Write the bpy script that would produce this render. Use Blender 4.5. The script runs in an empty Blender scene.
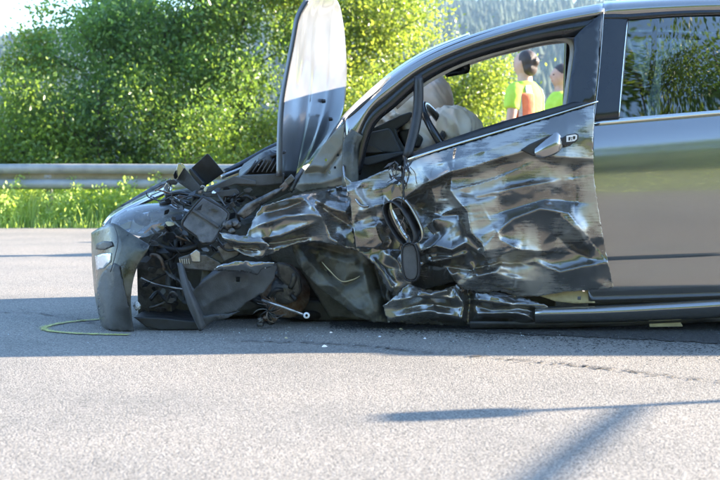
import bpy, bmesh, math, random
import numpy as np
from mathutils import Vector, Matrix, geometry
rad = math.radians
scene = bpy.context.scene
col = scene.collection
rng = np.random.default_rng(7); random.seed(7)

# ------------------------------------------------------------------ camera
CAM_H, PITCH, FPX = 0.68, math.atan(70/1200), 1200.0
cam_d = bpy.data.cameras.new('camera'); cam = bpy.data.objects.new('camera', cam_d); col.objects.link(cam)
cam.location = (0, 0, CAM_H); cam.rotation_euler = (math.pi/2 - PITCH, 0, 0)
cam_d.sensor_width = 36; cam_d.lens = 60; cam_d.clip_start = 0.05; cam_d.clip_end = 5000
cam_d.dof.use_dof = True; cam_d.dof.focus_distance = 5.05; cam_d.dof.aperture_fstop = 5.6
scene.camera = cam

# ------------------------------------------------------------------ sky, sun, exposure
SUN_EL, SUN_AZ = rad(20), rad(13.5)          # azimuth measured from +X (right) towards +Y (away)
sun_dir = Vector((math.cos(SUN_EL)*math.cos(SUN_AZ), math.cos(SUN_EL)*math.sin(SUN_AZ), math.sin(SUN_EL)))
w = bpy.data.worlds.new('World'); scene.world = w; w.use_nodes = True
nt = w.node_tree; bg = nt.nodes['Background']
sky = nt.nodes.new('ShaderNodeTexSky'); sky.sky_type = 'NISHITA'; sky.sun_disc = False
sky.sun_elevation = SUN_EL; sky.sun_rotation = math.pi/2 - SUN_AZ
sky.air_density = 1.0; sky.dust_density = 0.2; sky.ozone_density = 3.0
nt.links.new(sky.outputs[0], bg.inputs[0]); bg.inputs[1].default_value = 0.135
sl = bpy.data.lights.new('sun', 'SUN'); sl.energy = 5.0; sl.angle = rad(0.53); sl.color = (1, 0.85, 0.67)
so = bpy.data.objects.new('sun', sl); col.objects.link(so)
so.rotation_euler = sun_dir.to_track_quat('Z', 'Y').to_euler(); so.location = (20, 5, 15)
vs = scene.view_settings; vs.view_transform = 'Standard'; vs.look = 'None'; vs.gamma = 1; vs.use_curve_mapping = False
vs.exposure = 2.72
scene.render.film_transparent = False

# ------------------------------------------------------------------ geometry helpers
CP, SP = math.cos(PITCH), math.sin(PITCH)
def at(px, py, Y):
    u = (np.asarray(px, float)-360)/FPX; v = (240-np.asarray(py, float))/FPX
    dy = CP + v*SP; dz = -SP + v*CP; t = np.asarray(Y, float)/dy
    return np.stack(np.broadcast_arrays(u*t, np.asarray(Y, float), CAM_H + dz*t), -1)
def A(px, py, Y): return Vector(at(px, py, Y).tolist())
def gp(px, py, z=0.0):
    u = (px-360)/FPX; v = (240-py)/FPX; dy = CP+v*SP; dz = -SP+v*CP; t = (z-CAM_H)/dz
    return Vector((u*t, dy*t, z))

def mk(name, V, F, mat, parent=None, smooth=True, kind=None):
    me = bpy.data.meshes.new(name)
    V = np.asarray(V, np.float32)
    if isinstance(F, np.ndarray):
        n, k = F.shape
        me.vertices.add(len(V)); me.vertices.foreach_set('co', V.ravel())
        me.loops.add(n*k); me.loops.foreach_set('vertex_index', F.astype(np.int32).ravel())
        me.polygons.add(n); me.polygons.foreach_set('loop_start', np.arange(0, n*k, k, dtype=np.int32))
        me.update(calc_edges=True)
    else:
        me.from_pydata(V.tolist(), [], F); me.update()
    if smooth: me.polygons.foreach_set('use_smooth', np.ones(len(me.polygons), bool))
    me.materials.append(mat)
    o = bpy.data.objects.new(name, me); col.objects.link(o)
    if parent is not None: setpar(o, parent)
    if kind: o['kind'] = kind
    return o
WORLD_OF = {}
def setpar(o, parent):
    o.parent = parent
    if parent.name in WORLD_OF: o.matrix_parent_inverse = WORLD_OF[parent.name].inverted()
def thing(name, label, cat, loc=(0, 0, 0), group=None):
    o = bpy.data.objects.new(name, None); col.objects.link(o); o.location = loc; o.empty_display_size = .2
    WORLD_OF[o.name] = Matrix.Translation(loc); tag(o, label, cat, group); return o
def tag(o, label, cat, group=None):
    o['label'] = label; o['category'] = cat
    if group: o['group'] = group
    return o
def bevel(o, wd=.004, seg=2):
    m = o.modifiers.new('bevel', 'BEVEL'); m.width = wd; m.segments = seg; m.limit_method = 'ANGLE'; return o
def solid(o, t, off=-1):
    m = o.modifiers.new('thickness', 'SOLIDIFY'); m.thickness = t; m.offset = off; return o

def cat(P, n):
    """Catmull-Rom through rows of P (k,d), n samples per span"""
    P = np.asarray(P, float); k = len(P)
    Q = np.vstack([2*P[0]-P[1], P, 2*P[-1]-P[-2]]); out = []
    for i in range(k-1):
        p0, p1, p2, p3 = Q[i:i+4]
        for t in np.linspace(0, 1, n, endpoint=False):
            out.append(.5*(2*p1+(p2-p0)*t+(2*p0-5*p1+4*p2-p3)*t*t+(3*p1-p0-3*p2+p3)*t**3))
    out.append(P[-1]); return np.array(out)

def hash2(ix, iy, seed):
    h = (ix.astype(np.int64)*374761393 + iy.astype(np.int64)*668265263 + seed*974634777) & 0xFFFFFFFF
    h = ((h ^ (h >> 13))*1274126177) & 0xFFFFFFFF
    return ((h ^ (h >> 16)) & 0xFFFFFF)/float(0xFFFFFF)
def noise2(x, y, seed=0):
    ix = np.floor(x); iy = np.floor(y); fx = x-ix; fy = y-iy; r = 0
    for dx in (0, 1):
        for dy in (0, 1):
            a = hash2(ix+dx, iy+dy, seed)*6.28318
            g = np.cos(a)*(fx-dx)+np.sin(a)*(fy-dy)
            wx = fx*fx*fx*(fx*(fx*6-15)+10); wy = fy*fy*fy*(fy*(fy*6-15)+10)
            r = r + g*(wx if dx else 1-wx)*(wy if dy else 1-wy)
    return r*1.4
def ridged(P, scale, seed):
    x = P[:, 0]/scale; y = P[:, 1]/scale
    wx = x+.6*noise2(x*.7+3.1, y*.7, seed+5); wy = y+.6*noise2(x*.7, y*.7+8.3, seed+9)
    return (np.abs(noise2(wx, wy, seed))*1.0 + .5*np.abs(noise2(wx*2.1+5, wy*2.1, seed+1)) + .2*np.abs(noise2(wx*4.5, wy*4.5, seed+2))) - .35

def facet(P, scale, seed):
    # piecewise-linear relief: flat triangular facets meeting in sharp creases
    def one(x, y, sd):
        k = (x+y)*.366025; u = x+k; v = y+k; i = np.floor(u); j = np.floor(v); a = u-i; b = v-j
        h00 = hash2(i, j, sd); h11 = hash2(i+1, j+1, sd); h10 = hash2(i+1, j, sd); h01 = hash2(i, j+1, sd)
        return np.where(a > b, h00+(h10-h00)*a+(h11-h10)*b, h00+(h01-h00)*b+(h11-h01)*a)-.5
    x = P[:, 0]/scale; y = P[:, 1]/scale
    wx = x+.55*noise2(x*.8+3.1, y*.8, seed+5); wy = y+.55*noise2(x*.8, y*.8+8.3, seed+9)
    return one(wx, wy, seed)+.22*one(wx*2.3+4, wy*2.3, seed+1)+.04*one(wx*5.1, wy*5.1+7, seed+2)
def fold_disp(P, folds):
    D = np.zeros(len(P))
    for f in folds:
        pts, amp, wn, wp = f[:4]
        pts = np.asarray(pts, float); L = np.r_[0, np.cumsum(np.linalg.norm(np.diff(pts, axis=0), axis=1))]
        best = np.full(len(P), 1e9); side = np.ones(len(P)); par = np.zeros(len(P))
        for i in range(len(pts)-1):
            a, b = pts[i], pts[i+1]; s = b-a; l2 = s@s
            t = np.clip(((P-a)@s)/l2, 0, 1); q = a+t[:, None]*s
            d = np.linalg.norm(P-q, axis=1); c = s[0]*(P[:, 1]-a[1])-s[1]*(P[:, 0]-a[0])
            m = d < best; best[m] = d[m]; side[m] = np.sign(c[m]); par[m] = (L[i]+t[m]*(L[i+1]-L[i]))/L[-1]
        wd = np.where(side > 0, wp, wn)
        soft = f[4] if len(f) > 4 else .4
        dd = np.sqrt(best**2+soft**2)-soft
        tap = np.clip(np.minimum(par, 1-par)*5+.25, 0, 1)
        D += amp*np.exp(-dd/wd)*tap
    return D

def inside(P, poly):
    poly = np.asarray(poly, float); x, y = P[:, 0], P[:, 1]; r = np.zeros(len(P), bool); j = len(poly)-1
    for i in range(len(poly)):
        xi, yi = poly[i]; xj, yj = poly[j]
        if yi != yj:
            c = ((yi > y) != (yj > y)) & (x < (xj-xi)*(y-yi)/(yj-yi)+xi); r ^= c
        j = i
    return r
def panel(name, poly, Y0, folds, mat, parent, step=2.4, crumple=None, thick=.002, holes=(), rough_edge=0.0, smooth=True):
    """sheet with a traced outline, its own depth function and folds"""
    poly = np.asarray(poly, float); out = []
    n = len(poly)
    for i in range(n):
        a, b = poly[i], poly[(i+1) % n]; k = max(1, int(np.linalg.norm(b-a)/(step*1.3)))
        for t in np.arange(k)/k: out.append(a+(b-a)*t)
    out = np.array(out)
    if rough_edge: out = out + rng.normal(0, rough_edge, out.shape)
    lo, hi = out.min(0), out.max(0)
    gx, gy = np.meshgrid(np.arange(lo[0], hi[0], step), np.arange(lo[1], hi[1], step*.9))
    gx = gx + (np.arange(gx.shape[0]) % 2)[:, None]*step*.5
    G = np.stack([gx.ravel(), gy.ravel()], 1); G += rng.uniform(-.18, .18, G.shape)*step
    G = G[inside(G, out)]
    d = np.min(np.linalg.norm(G[:, None]-out[None], axis=2), axis=1) if len(G) else np.zeros(0)
    G = G[d > step*.55]
    loops = [out]
    for h in holes:
        h = np.asarray(h, float); G = G[~inside(G, h)]; loops.append(h)
    allp = np.vstack(loops+[G]); E = []; k = 0
    for l in loops:
        E += [(k+i, k+(i+1) % len(l)) for i in range(len(l))]; k += len(l)
    r = geometry.delaunay_2d_cdt([Vector(p) for p in allp.tolist()], E, [], 1 if not holes else 1, 1e-4)
    P = np.array([tuple(v) for v in r[0]]); F = [list(f) for f in r[2]]
    if holes:
        cen = np.array([P[f].mean(0) for f in F]); keep = np.ones(len(F), bool)
        for h in holes: keep &= ~inside(cen, h)
        F = [f for f, kk in zip(F, keep) if kk]
    Y = Y0(P[:, 0], P[:, 1]) if callable(Y0) else np.full(len(P), float(Y0))
    Y = Y - fold_disp(P, folds)
    if crumple: Y = Y - crumple[0]*facet(P, crumple[1], crumple[2])
    V = at(P[:, 0], P[:, 1], Y)
    F2 = []
    for f in F:
        a, b, c = P[f[0]], P[f[1]], P[f[2]]
        cr = (b[0]-a[0])*(c[1]-a[1])-(b[1]-a[1])*(c[0]-a[0])
        F2.append(f if cr < 0 else f[::-1])
    o = mk(name, V, F2, mat, parent, smooth)
    if thick: solid(o, thick)
    return o
def loft(name, rows, mat, parent, nu=6, nv=4, thick=0, world=False, disp=None, closed=False, smooth=True):
    R = np.asarray(rows, float)                     # rows x pts x 3 (px,py,Y)  or world
    R = np.stack([cat(r, nu) for r in R]) if nu > 1 else R
    R = np.stack([cat(R[:, j], nv) for j in range(R.shape[1])], 1) if nv > 1 and len(R) > 1 else R
    a, b = R.shape[:2]; P = R.reshape(-1, 3)
    V = P.copy() if world else at(P[:, 0], P[:, 1], P[:, 2])
    if disp is not None: V = disp(V)
    F = []
    for i in range(a-1):
        for j in range(b-1 if not closed else b):
            j2 = (j+1) % b
            F.append([i*b+j, (i+1)*b+j, (i+1)*b+j2, i*b+j2])
    o = mk(name, V, F, mat, parent, smooth)
    if thick: solid(o, thick, 0)
    return o
def prism(name, poly, Y, depth, mat, parent, bev=.003, tilt=None):
    """traced outline extruded away from the camera to a real thickness"""
    p = np.asarray(poly, float); n = len(p)
    Ya = np.full(n, Y) if tilt is None else Y + tilt[0]*(p[:, 0]-p[:, 0].mean())/240+tilt[1]*(p[:, 1]-p[:, 1].mean())/240
    V0 = at(p[:, 0], p[:, 1], Ya); V1 = V0 + np.array([0, depth, 0])
    V = np.vstack([V0, V1]); F = [list(range(n)), list(range(2*n-1, n-1, -1))]+[[i, i+n, (i+1) % n+n, (i+1) % n] for i in range(n)]
    me_o = mk(name, V, F, mat, parent, False)
    bm = bmesh.new(); bm.from_mesh(me_o.data); bmesh.ops.recalc_face_normals(bm, faces=bm.faces); bm.to_mesh(me_o.data); bm.free()
    if bev: bevel(me_o, bev)
    return me_o
def tube(name, pts, r, mat, parent, n=8, sub=5, kind=None):
    P = np.array([tuple(p) for p in pts], float); C = cat(P, sub) if len(P) > 2 and sub > 1 else P
    rr = np.interp(np.linspace(0, 1, len(C)), np.linspace(0, 1, len(r)), r) if hasattr(r, '__len__') else np.full(len(C), r)
    V, F = tube_vf(C, rr, n); return mk(name, V, F, mat, parent, True, kind)
def tube_vf(C, rr, n=8):
    T = np.gradient(C, axis=0); T /= np.linalg.norm(T, axis=1)[:, None]+1e-9
    up = np.array([0, 0, 1.]) if abs(T[0, 2]) < .9 else np.array([1., 0, 0]); V = []
    a = np.cross(T[0], up); a /= np.linalg.norm(a)
    for i in range(len(C)):
        a = a - T[i]*(a@T[i]); a /= np.linalg.norm(a)+1e-9; b = np.cross(T[i], a)
        for k in range(n):
            t = 2*math.pi*k/n; V.append(C[i]+rr[i]*(a*math.cos(t)+b*math.sin(t)))
    F = [[i*n+k, i*n+(k+1) % n, (i+1)*n+(k+1) % n, (i+1)*n+k] for i in range(len(C)-1) for k in range(n)]
    F.append(list(range(n))[::-1]); F.append([len(V)-n+k for k in range(n)])
    return V, F
def box_vf(c, s, rot=None):
    V = np.array([[x, y, z] for x in (-.5, .5) for y in (-.5, .5) for z in (-.5, .5)])*np.asarray(s)
    if rot is not None: V = V@np.array(rot.to_matrix()).T
    F = [[0, 1, 3, 2], [4, 6, 7, 5], [0, 4, 5, 1], [2, 3, 7, 6], [0, 2, 6, 4], [1, 5, 7, 3]]
    return V+np.asarray(c), F
def box(name, c, s, mat, parent=None, rot=None, bev=.004):
    V, F = box_vf(c, s, rot); o = mk(name, V, F, mat, parent, False)
    if bev: bevel(o, bev)
    return o
def lathe(name, prof, axis_o, axis_d, mat, parent, n=28):
    d = Vector(axis_d).normalized(); q = d.to_track_quat('Z', 'Y').to_matrix(); V = []
    for r, h in prof:
        for k in range(n):
            t = 2*math.pi*k/n; V.append(tuple(Vector(axis_o)+q@Vector((r*math.cos(t), r*math.sin(t), h))))
    F = [[i*n+k, i*n+(k+1) % n, (i+1)*n+(k+1) % n, (i+1)*n+k] for i in range(len(prof)-1) for k in range(n)]
    return mk(name, V, F, mat, parent, True)
def blob(name, c, s, mat, parent, amp=.1, fs=3.0, seed=0, n=28, rot=None):
    V = []; F = []; m = n*2
    for i in range(n+1):
        th = math.pi*i/n
        for k in range(m):
            ph = 2*math.pi*k/m; V.append((math.sin(th)*math.cos(ph), math.sin(th)*math.sin(ph), math.cos(th)))
    V = np.array(V)
    q1 = np.abs(noise2(V[:, 0]*fs+V[:, 2]*fs*.7+9, V[:, 1]*fs+V[:, 2]*fs*.6+4, seed))+.6*np.abs(noise2(V[:, 0]*fs*2.3+2*V[:, 2], V[:, 1]*fs*2.3-V[:, 2]*fs, seed+3))
    V = V*(1-amp*2*q1+amp*.5)[:, None]
    V = V*np.asarray(s)
    if rot is not None: V = V@np.array(rot.to_matrix()).T
    V = V+np.asarray(c)
    for i in range(n):
        for k in range(m): F.append([i*m+k, (i+1)*m+k, (i+1)*m+(k+1) % m, i*m+(k+1) % m])
    return mk(name, V, F, mat, parent, True)

# ------------------------------------------------------------------ materials
def M(name, base=(.5, .5, .5), rough=.5, metal=0, **k):
    m = bpy.data.materials.new(name); m.use_nodes = True; b = m.node_tree.nodes['Principled BSDF']
    b.inputs['Base Color'].default_value = (*base, 1); b.inputs['Roughness'].default_value = rough; b.inputs['Metallic'].default_value = metal
    for kk, v in k.items(): b.inputs[kk].default_value = v
    return m
def N(m, t, **k):
    n = m.node_tree.nodes.new(t)
    for kk, v in k.items():
        if kk in n.inputs: n.inputs[kk].default_value = v
        else: setattr(n, kk, v)
    return n
def L(m, a, b): m.node_tree.links.new(a, b)
def coords(m, scale=(1, 1, 1)):
    g = N(m, 'ShaderNodeNewGeometry'); mp = N(m, 'ShaderNodeMapping'); mp.inputs['Scale'].default_value = scale
    L(m, g.outputs['Position'], mp.inputs['Vector']); return mp.outputs[0]
def ramp(m, src, stops):
    r = N(m, 'ShaderNodeValToRGB'); cr = r.color_ramp
    while len(cr.elements) < len(stops): cr.elements.new(.5)
    for e, (p, c) in zip(cr.elements, stops):
        e.position = p; e.color = (*c, 1) if hasattr(c, '__len__') else (c, c, c, 1)
    L(m, src, r.inputs[0]); return r.outputs[0]
def noisy(name, c1, c2, scale=8, rough=(.4, .6), metal=0, bump=0.0, bscale=None, stretch=(1, 1, 1), detail=6, lo=.35, hi=.65, **k):
    m = M(name, c1, rough[0], metal, **k); b = m.node_tree.nodes['Principled BSDF']
    v = coords(m, stretch); n = N(m, 'ShaderNodeTexNoise', Scale=scale, Detail=detail, Roughness=.6); L(m, v, n.inputs['Vector'])
    L(m, ramp(m, n.outputs[0], [(lo, c1), (hi, c2)]), b.inputs['Base Color'])
    L(m, ramp(m, n.outputs[0], [(lo, rough[0]), (hi, rough[1])]), b.inputs['Roughness'])
    if bump:
        n2 = N(m, 'ShaderNodeTexNoise', Scale=bscale or scale*4, Detail=4); L(m, v, n2.inputs['Vector'])
        bp = N(m, 'ShaderNodeBump', Strength=bump, Distance=.01); L(m, n2.outputs[0], bp.inputs['Height']); L(m, bp.outputs[0], b.inputs['Normal'])
    return m
def paint_mat(name, scuff):
    m = M(name, (.2, .2, .2), .15, .8); b = m.node_tree.nodes['Principled BSDF']
    b.inputs['Coat Weight'].default_value = 1; b.inputs['Coat Roughness'].default_value = .03; b.inputs['Coat IOR'].default_value = 1.6
    v = coords(m)
    dust = N(m, 'ShaderNodeTexNoise', Scale=5, Detail=8, Roughness=.65); L(m, v, dust.inputs['Vector'])
    fl = N(m, 'ShaderNodeTexNoise', Scale=900, Detail=1); L(m, v, fl.inputs['Vector'])
    base = ramp(m, fl.outputs[0], [(.3, (.21, .206, .198)), (.7, (.32, .314, .302))] if not scuff else [(.3, (.135, .13, .121)), (.7, (.22, .213, .2))])
    if scuff:
        s1 = N(m, 'ShaderNodeTexNoise', Scale=4.5, Detail=5, Roughness=.55, Distortion=.4); L(m, v, s1.inputs['Vector'])
        v2 = coords(m, (14, 14, 160)); s2 = N(m, 'ShaderNodeTexNoise', Scale=1.0, Detail=6, Roughness=.7); L(m, v2, s2.inputs['Vector'])
        mm = N(m, 'ShaderNodeMath', operation='MULTIPLY_ADD'); L(m, s2.outputs[0], mm.inputs[0]); mm.inputs[1].default_value = .45; L(m, s1.outputs[0], mm.inputs[2])
        mask = ramp(m, mm.outputs[0], [(.70, 0.0), (.82, scuff)])
        mx = N(m, 'ShaderNodeMix', data_type='RGBA'); L(m, mask, mx.inputs[0]); L(m, base, mx.inputs[6]); mx.inputs[7].default_value = (.46, .44, .40, 1)
        L(m, mx.outputs[2], b.inputs['Base Color'])
        inv = N(m, 'ShaderNodeMath', operation='SUBTRACT'); inv.inputs[0].default_value = .4; inv.use_clamp = True; L(m, mask, inv.inputs[1]); L(m, inv.outputs[0], b.inputs['Coat Weight'])
        L(m, ramp(m, mask, [(0, .21), (1, .48)]), b.inputs['Roughness'])
        bp = N(m, 'ShaderNodeBump', Strength=.25, Distance=.002); L(m, s2.outputs[0], bp.inputs['Height']); L(m, ramp(m, mask, [(0, 0.0), (1, .3)]), bp.inputs['Strength']); L(m, bp.outputs[0], b.inputs['Normal'])
    else:
        L(m, base, b.inputs['Base Color'])
    L(m, ramp(m, dust.outputs[0], [(.35, .015), (.75, .08 if not scuff else .15)]), b.inputs['Coat Roughness'])
    return m
MAT = {}
MAT['paint'] = paint_mat('grey_metallic_paint', 0)
MAT['scuffed'] = paint_mat('scraped_grey_paint', .85)
MAT['crushed'] = paint_mat('dented_grey_paint', .35)
MAT['leaf_reflection'] = noisy('grey_paint_leaf_reflection', (.022, .022, .017), (.10, .10, .08), 14, (.2, .5), .3, bump=.25, bscale=40, lo=.38, hi=.62, **{'Coat Weight': .35, 'Coat Roughness': .15})  # dark mottled reflection of foliage painted into the bumper colour
MAT['black'] = noisy('black_plastic', (.012, .012, .013), (.03, .03, .032), 20, (.35, .6), bump=.15, bscale=300)
MAT['gloss_black'] = noisy('gloss_black_trim', (.012, .013, .016), (.02, .021, .024), 6, (.12, .25))
MAT['grey_plastic'] = noisy('dusty_dark_plastic', (.03, .031, .033), (.085, .085, .085), 9, (.45, .7), bump=.15, bscale=200)
MAT['box_plastic'] = noisy('grey_box_plastic', (.06, .062, .066), (.14, .14, .145), 25, (.4, .6), bump=.3, bscale=90)
MAT['under'] = noisy('dirty_underbody', (.03, .03, .025), (.15, .145, .115), 7, (.35, .7), .15, bump=.4, bscale=60)
MAT['metal'] = noisy('bare_metal', (.30, .30, .31), (.55, .54, .52), 30, (.25, .5), .9)
MAT['dark_metal'] = noisy('oily_metal', (.06, .058, .055), (.20, .19, .18), 22, (.35, .6), .7, bump=.3, bscale=120)
MAT['rust'] = noisy('rusty_steel', (.12, .06, .03), (.25, .2, .16), 30, (.6, .8), .4, bump=.4, bscale=120)
MAT['primer'] = noisy('cream_primer', (.50, .44, .25), (.36, .30, .17), 12, (.35, .6), bump=.2, bscale=80)
MAT['chrome'] = M('bright_trim', (.72, .70, .64), .18, 1)
MAT['rubber'] = noisy('tyre_rubber', (.012, .012, .012), (.03, .029, .028), 30, (.7, .9), bump=.2)
MAT['cloth'] = noisy('airbag_cloth', (.90, .77, .66), (.94, .84, .75), 6, (.85, .95), bump=.3, bscale=14)
MAT['cloth2'] = noisy('airbag_pink_cloth', (.84, .64, .56), (.90, .76, .68), 5, (.85, .95), bump=.35, bscale=22)
MAT['dash'] = noisy('dashboard_skin', (.016, .02, .025), (.03, .035, .042), 30, (.45, .6), bump=.2, bscale=400)
MAT['seat'] = noisy('seat_fabric', (.018, .019, .022), (.04, .04, .045), 60, (.85, .95), bump=.3)
MAT['headliner'] = noisy('headliner_cloth', (.42, .42, .42), (.5, .5, .49), 40, (.9, .95))
MAT['galv'] = noisy('galvanised_steel', (.27, .28, .275), (.38, .38, .36), 7, (.5, .7), .35, bump=.15)
MAT['galv2'] = noisy('dull_galvanised_web', (.20, .165, .09), (.30, .25, .15), 9, (.6, .8), .1)
MAT['silver'] = noisy('silvered_reflector', (.66, .69, .72), (.78, .80, .82), 20, (.12, .3), .5)
MAT['crumb'] = M('glass_crumb', (.45, .5, .5), .15)
MAT['amber'] = M('amber_plastic', (.8, .28, .03), .2)
MAT['white'] = noisy('white_plastic', (.7, .7, .7), (.8, .8, .8), 20, (.3, .4))
MAT['lamp_red'] = M('red_lens', (.4, .01, .01), .1)
def glass_mat(name, tint, rough=0.0, crack=False, ior=1.55):
    m = bpy.data.materials.new(name); m.use_nodes = True; t = m.node_tree; t.nodes.remove(t.nodes['Principled BSDF'])
    out = t.nodes['Material Output']; tr = N(m, 'ShaderNodeBsdfTransparent'); tr.inputs[0].default_value = (*tint, 1)
    gl = N(m, 'ShaderNodeBsdfGlossy', Roughness=rough); fr = N(m, 'ShaderNodeFresnel', IOR=ior)
    mx = N(m, 'ShaderNodeMixShader'); L(m, fr.outputs[0], mx.inputs[0]); L(m, tr.outputs[0], mx.inputs[1]); L(m, gl.outputs[0], mx.inputs[2]); last = mx
    if crack:
        vo = N(m, 'ShaderNodeTexVoronoi', Scale=70); vo.feature = 'DISTANCE_TO_EDGE'; L(m, coords(m), vo.inputs['Vector'])
        df = N(m, 'ShaderNodeBsdfDiffuse'); df.inputs[0].default_value = (.45, .62, .62, 1)
        mk_ = ramp(m, vo.outputs['Distance'], [(.02, .6), (.10, .03)])
        m2 = N(m, 'ShaderNodeMixShader'); L(m, mk_, m2.inputs[0]); L(m, mx.outputs[0], m2.inputs[1]); L(m, df.outputs[0], m2.inputs[2]); last = m2
    L(m, last.outputs[0], out.inputs[0]); return m
MAT['tint'] = glass_mat('tinted_glass', (.13, .20, .23), ior=2.1)
MAT['clear'] = glass_mat('clear_glass', (.82, .9, .88))
MAT['lens'] = glass_mat('headlamp_lens', (.85, .9, .92), rough=.03)
_t = MAT['lens'].node_tree; _o = _t.nodes['Material Output']; _s = _o.inputs[0].links[0].from_socket
_d = N(MAT['lens'], 'ShaderNodeBsdfDiffuse'); _d.inputs[0].default_value = (.72, .76, .8, 1); _x = N(MAT['lens'], 'ShaderNodeMixShader'); _x.inputs[0].default_value = .16
L(MAT['lens'], _s, _x.inputs[1]); L(MAT['lens'], _d.outputs[0], _x.inputs[2]); L(MAT['lens'], _x.outputs[0], _o.inputs[0])
MAT['shatter'] = glass_mat('shattered_glass', (.82, .9, .9), crack=True)
MAT['mirror'] = M('mirror_glass', (.8, .85, .83), .02, 1)
MAT['skin'] = noisy('skin', (.48, .27, .19), (.55, .33, .24), 14, (.45, .55)); MAT['skin'].node_tree.nodes['Principled BSDF'].inputs['Subsurface Weight'].default_value = .1
MAT['hair'] = noisy('dark_brown_hair', (.025, .015, .012), (.06, .035, .026), 60, (.4, .55), stretch=(1, 1, .25), bump=.5)
MAT['vest'] = noisy('fluorescent_yellow_cloth', (.40, .60, .03), (.50, .70, .08), 10, (.8, .9), bump=.9, bscale=14)
MAT['orange'] = noisy('fluorescent_orange_cloth', (.72, .15, .06), (.80, .22, .10), 10, (.8, .9), bump=.9, bscale=14)
MAT['reflex'] = noisy('silver_reflective_tape', (.45, .47, .5), (.58, .6, .62), 50, (.3, .4), .3)
MAT['navy'] = noisy('navy_work_cloth', (.015, .02, .04), (.03, .035, .06), 30, (.85, .95))
MAT['boot'] = noisy('black_leather', (.012, .012, .012), (.025, .024, .022), 20, (.4, .6))
MAT['eye'] = M('dark_eye', (.02, .015, .012), .2); MAT['lip'] = M('lip', (.42, .16, .13), .5)

# asphalt
def asphalt():
    m = M('aged_asphalt', (.2, .2, .2), .85); b = m.node_tree.nodes['Principled BSDF']; v = coords(m)
    vo = N(m, 'ShaderNodeTexVoronoi', Scale=165); L(m, v, vo.inputs['Vector'])
    vo2 = N(m, 'ShaderNodeTexVoronoi', Scale=42); L(m, v, vo2.inputs['Vector'])
    big = N(m, 'ShaderNodeTexNoise', Scale=1.3, Detail=5); L(m, v, big.inputs['Vector'])
    fine = N(m, 'ShaderNodeTexNoise', Scale=150, Detail=4, Roughness=.75); L(m, v, fine.inputs['Vector'])
    stone = ramp(m, vo.outputs['Color'], [(.12, (.11, .103, .092)), (.45, (.21, .195, .171)), (.9, (.30, .279, .247))])
    pore = ramp(m, fine.outputs[0], [(.38, .16), (.46, 1.0)])
    m1 = N(m, 'ShaderNodeMix', data_type='RGBA', blend_type='MULTIPLY'); m1.inputs[0].default_value = 1; L(m, stone, m1.inputs[6]); L(m, pore, m1.inputs[7])
    bg_ = ramp(m, big.outputs[0], [(.3, (.78, .79, .80)), (.5, (.96, .955, .95)), (.7, (1.08, 1.05, 1.02))])
    m2 = N(m, 'ShaderNodeMix', data_type='RGBA', blend_type='MULTIPLY'); m2.inputs[0].default_value = 1; L(m, m1.outputs[2], m2.inputs[6]); L(m, bg_, m2.inputs[7])
    L(m, m2.outputs[2], b.inputs['Base Color'])
    ad = N(m, 'ShaderNodeMath', operation='SUBTRACT'); L(m, fine.outputs[0], ad.inputs[0]); L(m, vo.outputs['Distance'], ad.inputs[1])
    bp = N(m, 'ShaderNodeBump', Strength=.55, Distance=.004); L(m, ad.outputs[0], bp.inputs['Height']); L(m, bp.outputs[0], b.inputs['Normal'])
    return m
MAT['asphalt'] = asphalt()
MAT['soil'] = noisy('verge_soil', (.10, .125, .06), (.18, .195, .10), 3, (.9, 1), bump=.5, bscale=30)
MAT['field'] = noisy('pale_dry_field', (.30, .32, .16), (.42, .40, .27), .05, (.9, 1))
MAT['wood_floor'] = noisy('forest_floor', (.03, .05, .025), (.06, .08, .035), .1, (.9, 1))
MAT['tar'] = noisy('crumbled_joint', (.08, .08, .08), (.14, .135, .13), 60, (.8, .95), bump=.5)
MAT['stain_shade'] = noisy('oily_dirt_shade', (.018, .018, .017), (.06, .058, .054), 40, (.5, .85), bump=.5, bscale=120)
MAT['dirt_shade'] = noisy('dirt_shade_crumb', (.015, .015, .014), (.05, .048, .042), 60, (.7, .9))
MAT['spray'] = noisy('yellow_spray_paint', (.60, .60, .16), (.30, .30, .17), 70, (.6, .8), lo=.4, hi=.75)
def leaf_mat(name, c1, c2, tr=.5):
    m = bpy.data.materials.new(name); m.use_nodes = True; b = m.node_tree.nodes['Principled BSDF']; b.inputs['Roughness'].default_value = .33
    out = m.node_tree.nodes['Material Output']
    g = N(m, 'ShaderNodeNewGeometry'); n = N(m, 'ShaderNodeTexNoise', Scale=1.1, Detail=3); L(m, g.outputs['Position'], n.inputs['Vector'])
    add = N(m, 'ShaderNodeMath', operation='MULTIPLY_ADD'); L(m, g.outputs['Random Per Island'], add.inputs[0]); add.inputs[1].default_value = .45; L(m, n.outputs[0], add.inputs[2])
    c = ramp(m, add.outputs[0], [(.35, c1), (.75, tuple((a+b_)/2 for a, b_ in zip(c1, c2))), (1.0, c2)])
    L(m, c, b.inputs['Base Color']); t = N(m, 'ShaderNodeBsdfTranslucent')
    hs = N(m, 'ShaderNodeMix', data_type='RGBA', blend_type='MULTIPLY'); hs.inputs[0].default_value = 1; L(m, c, hs.inputs[6]); hs.inputs[7].default_value = (2.2, 2.2, 1.1, 1)
    L(m, hs.outputs[2], t.inputs[0]); mx = N(m, 'ShaderNodeMixShader'); mx.inputs[0].default_value = tr
    L(m, b.outputs[0], mx.inputs[1]); L(m, t.outputs[0], mx.inputs[2]); L(m, mx.outputs[0], out.inputs[0]); return m
MAT['leaf_dark'] = leaf_mat('dark_green_leaf', (.038, .098, .036), (.17, .28, .08), .42)
MAT['leaf_mid'] = leaf_mat('green_leaf', (.045, .10, .026), (.19, .27, .06), .42)
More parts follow.
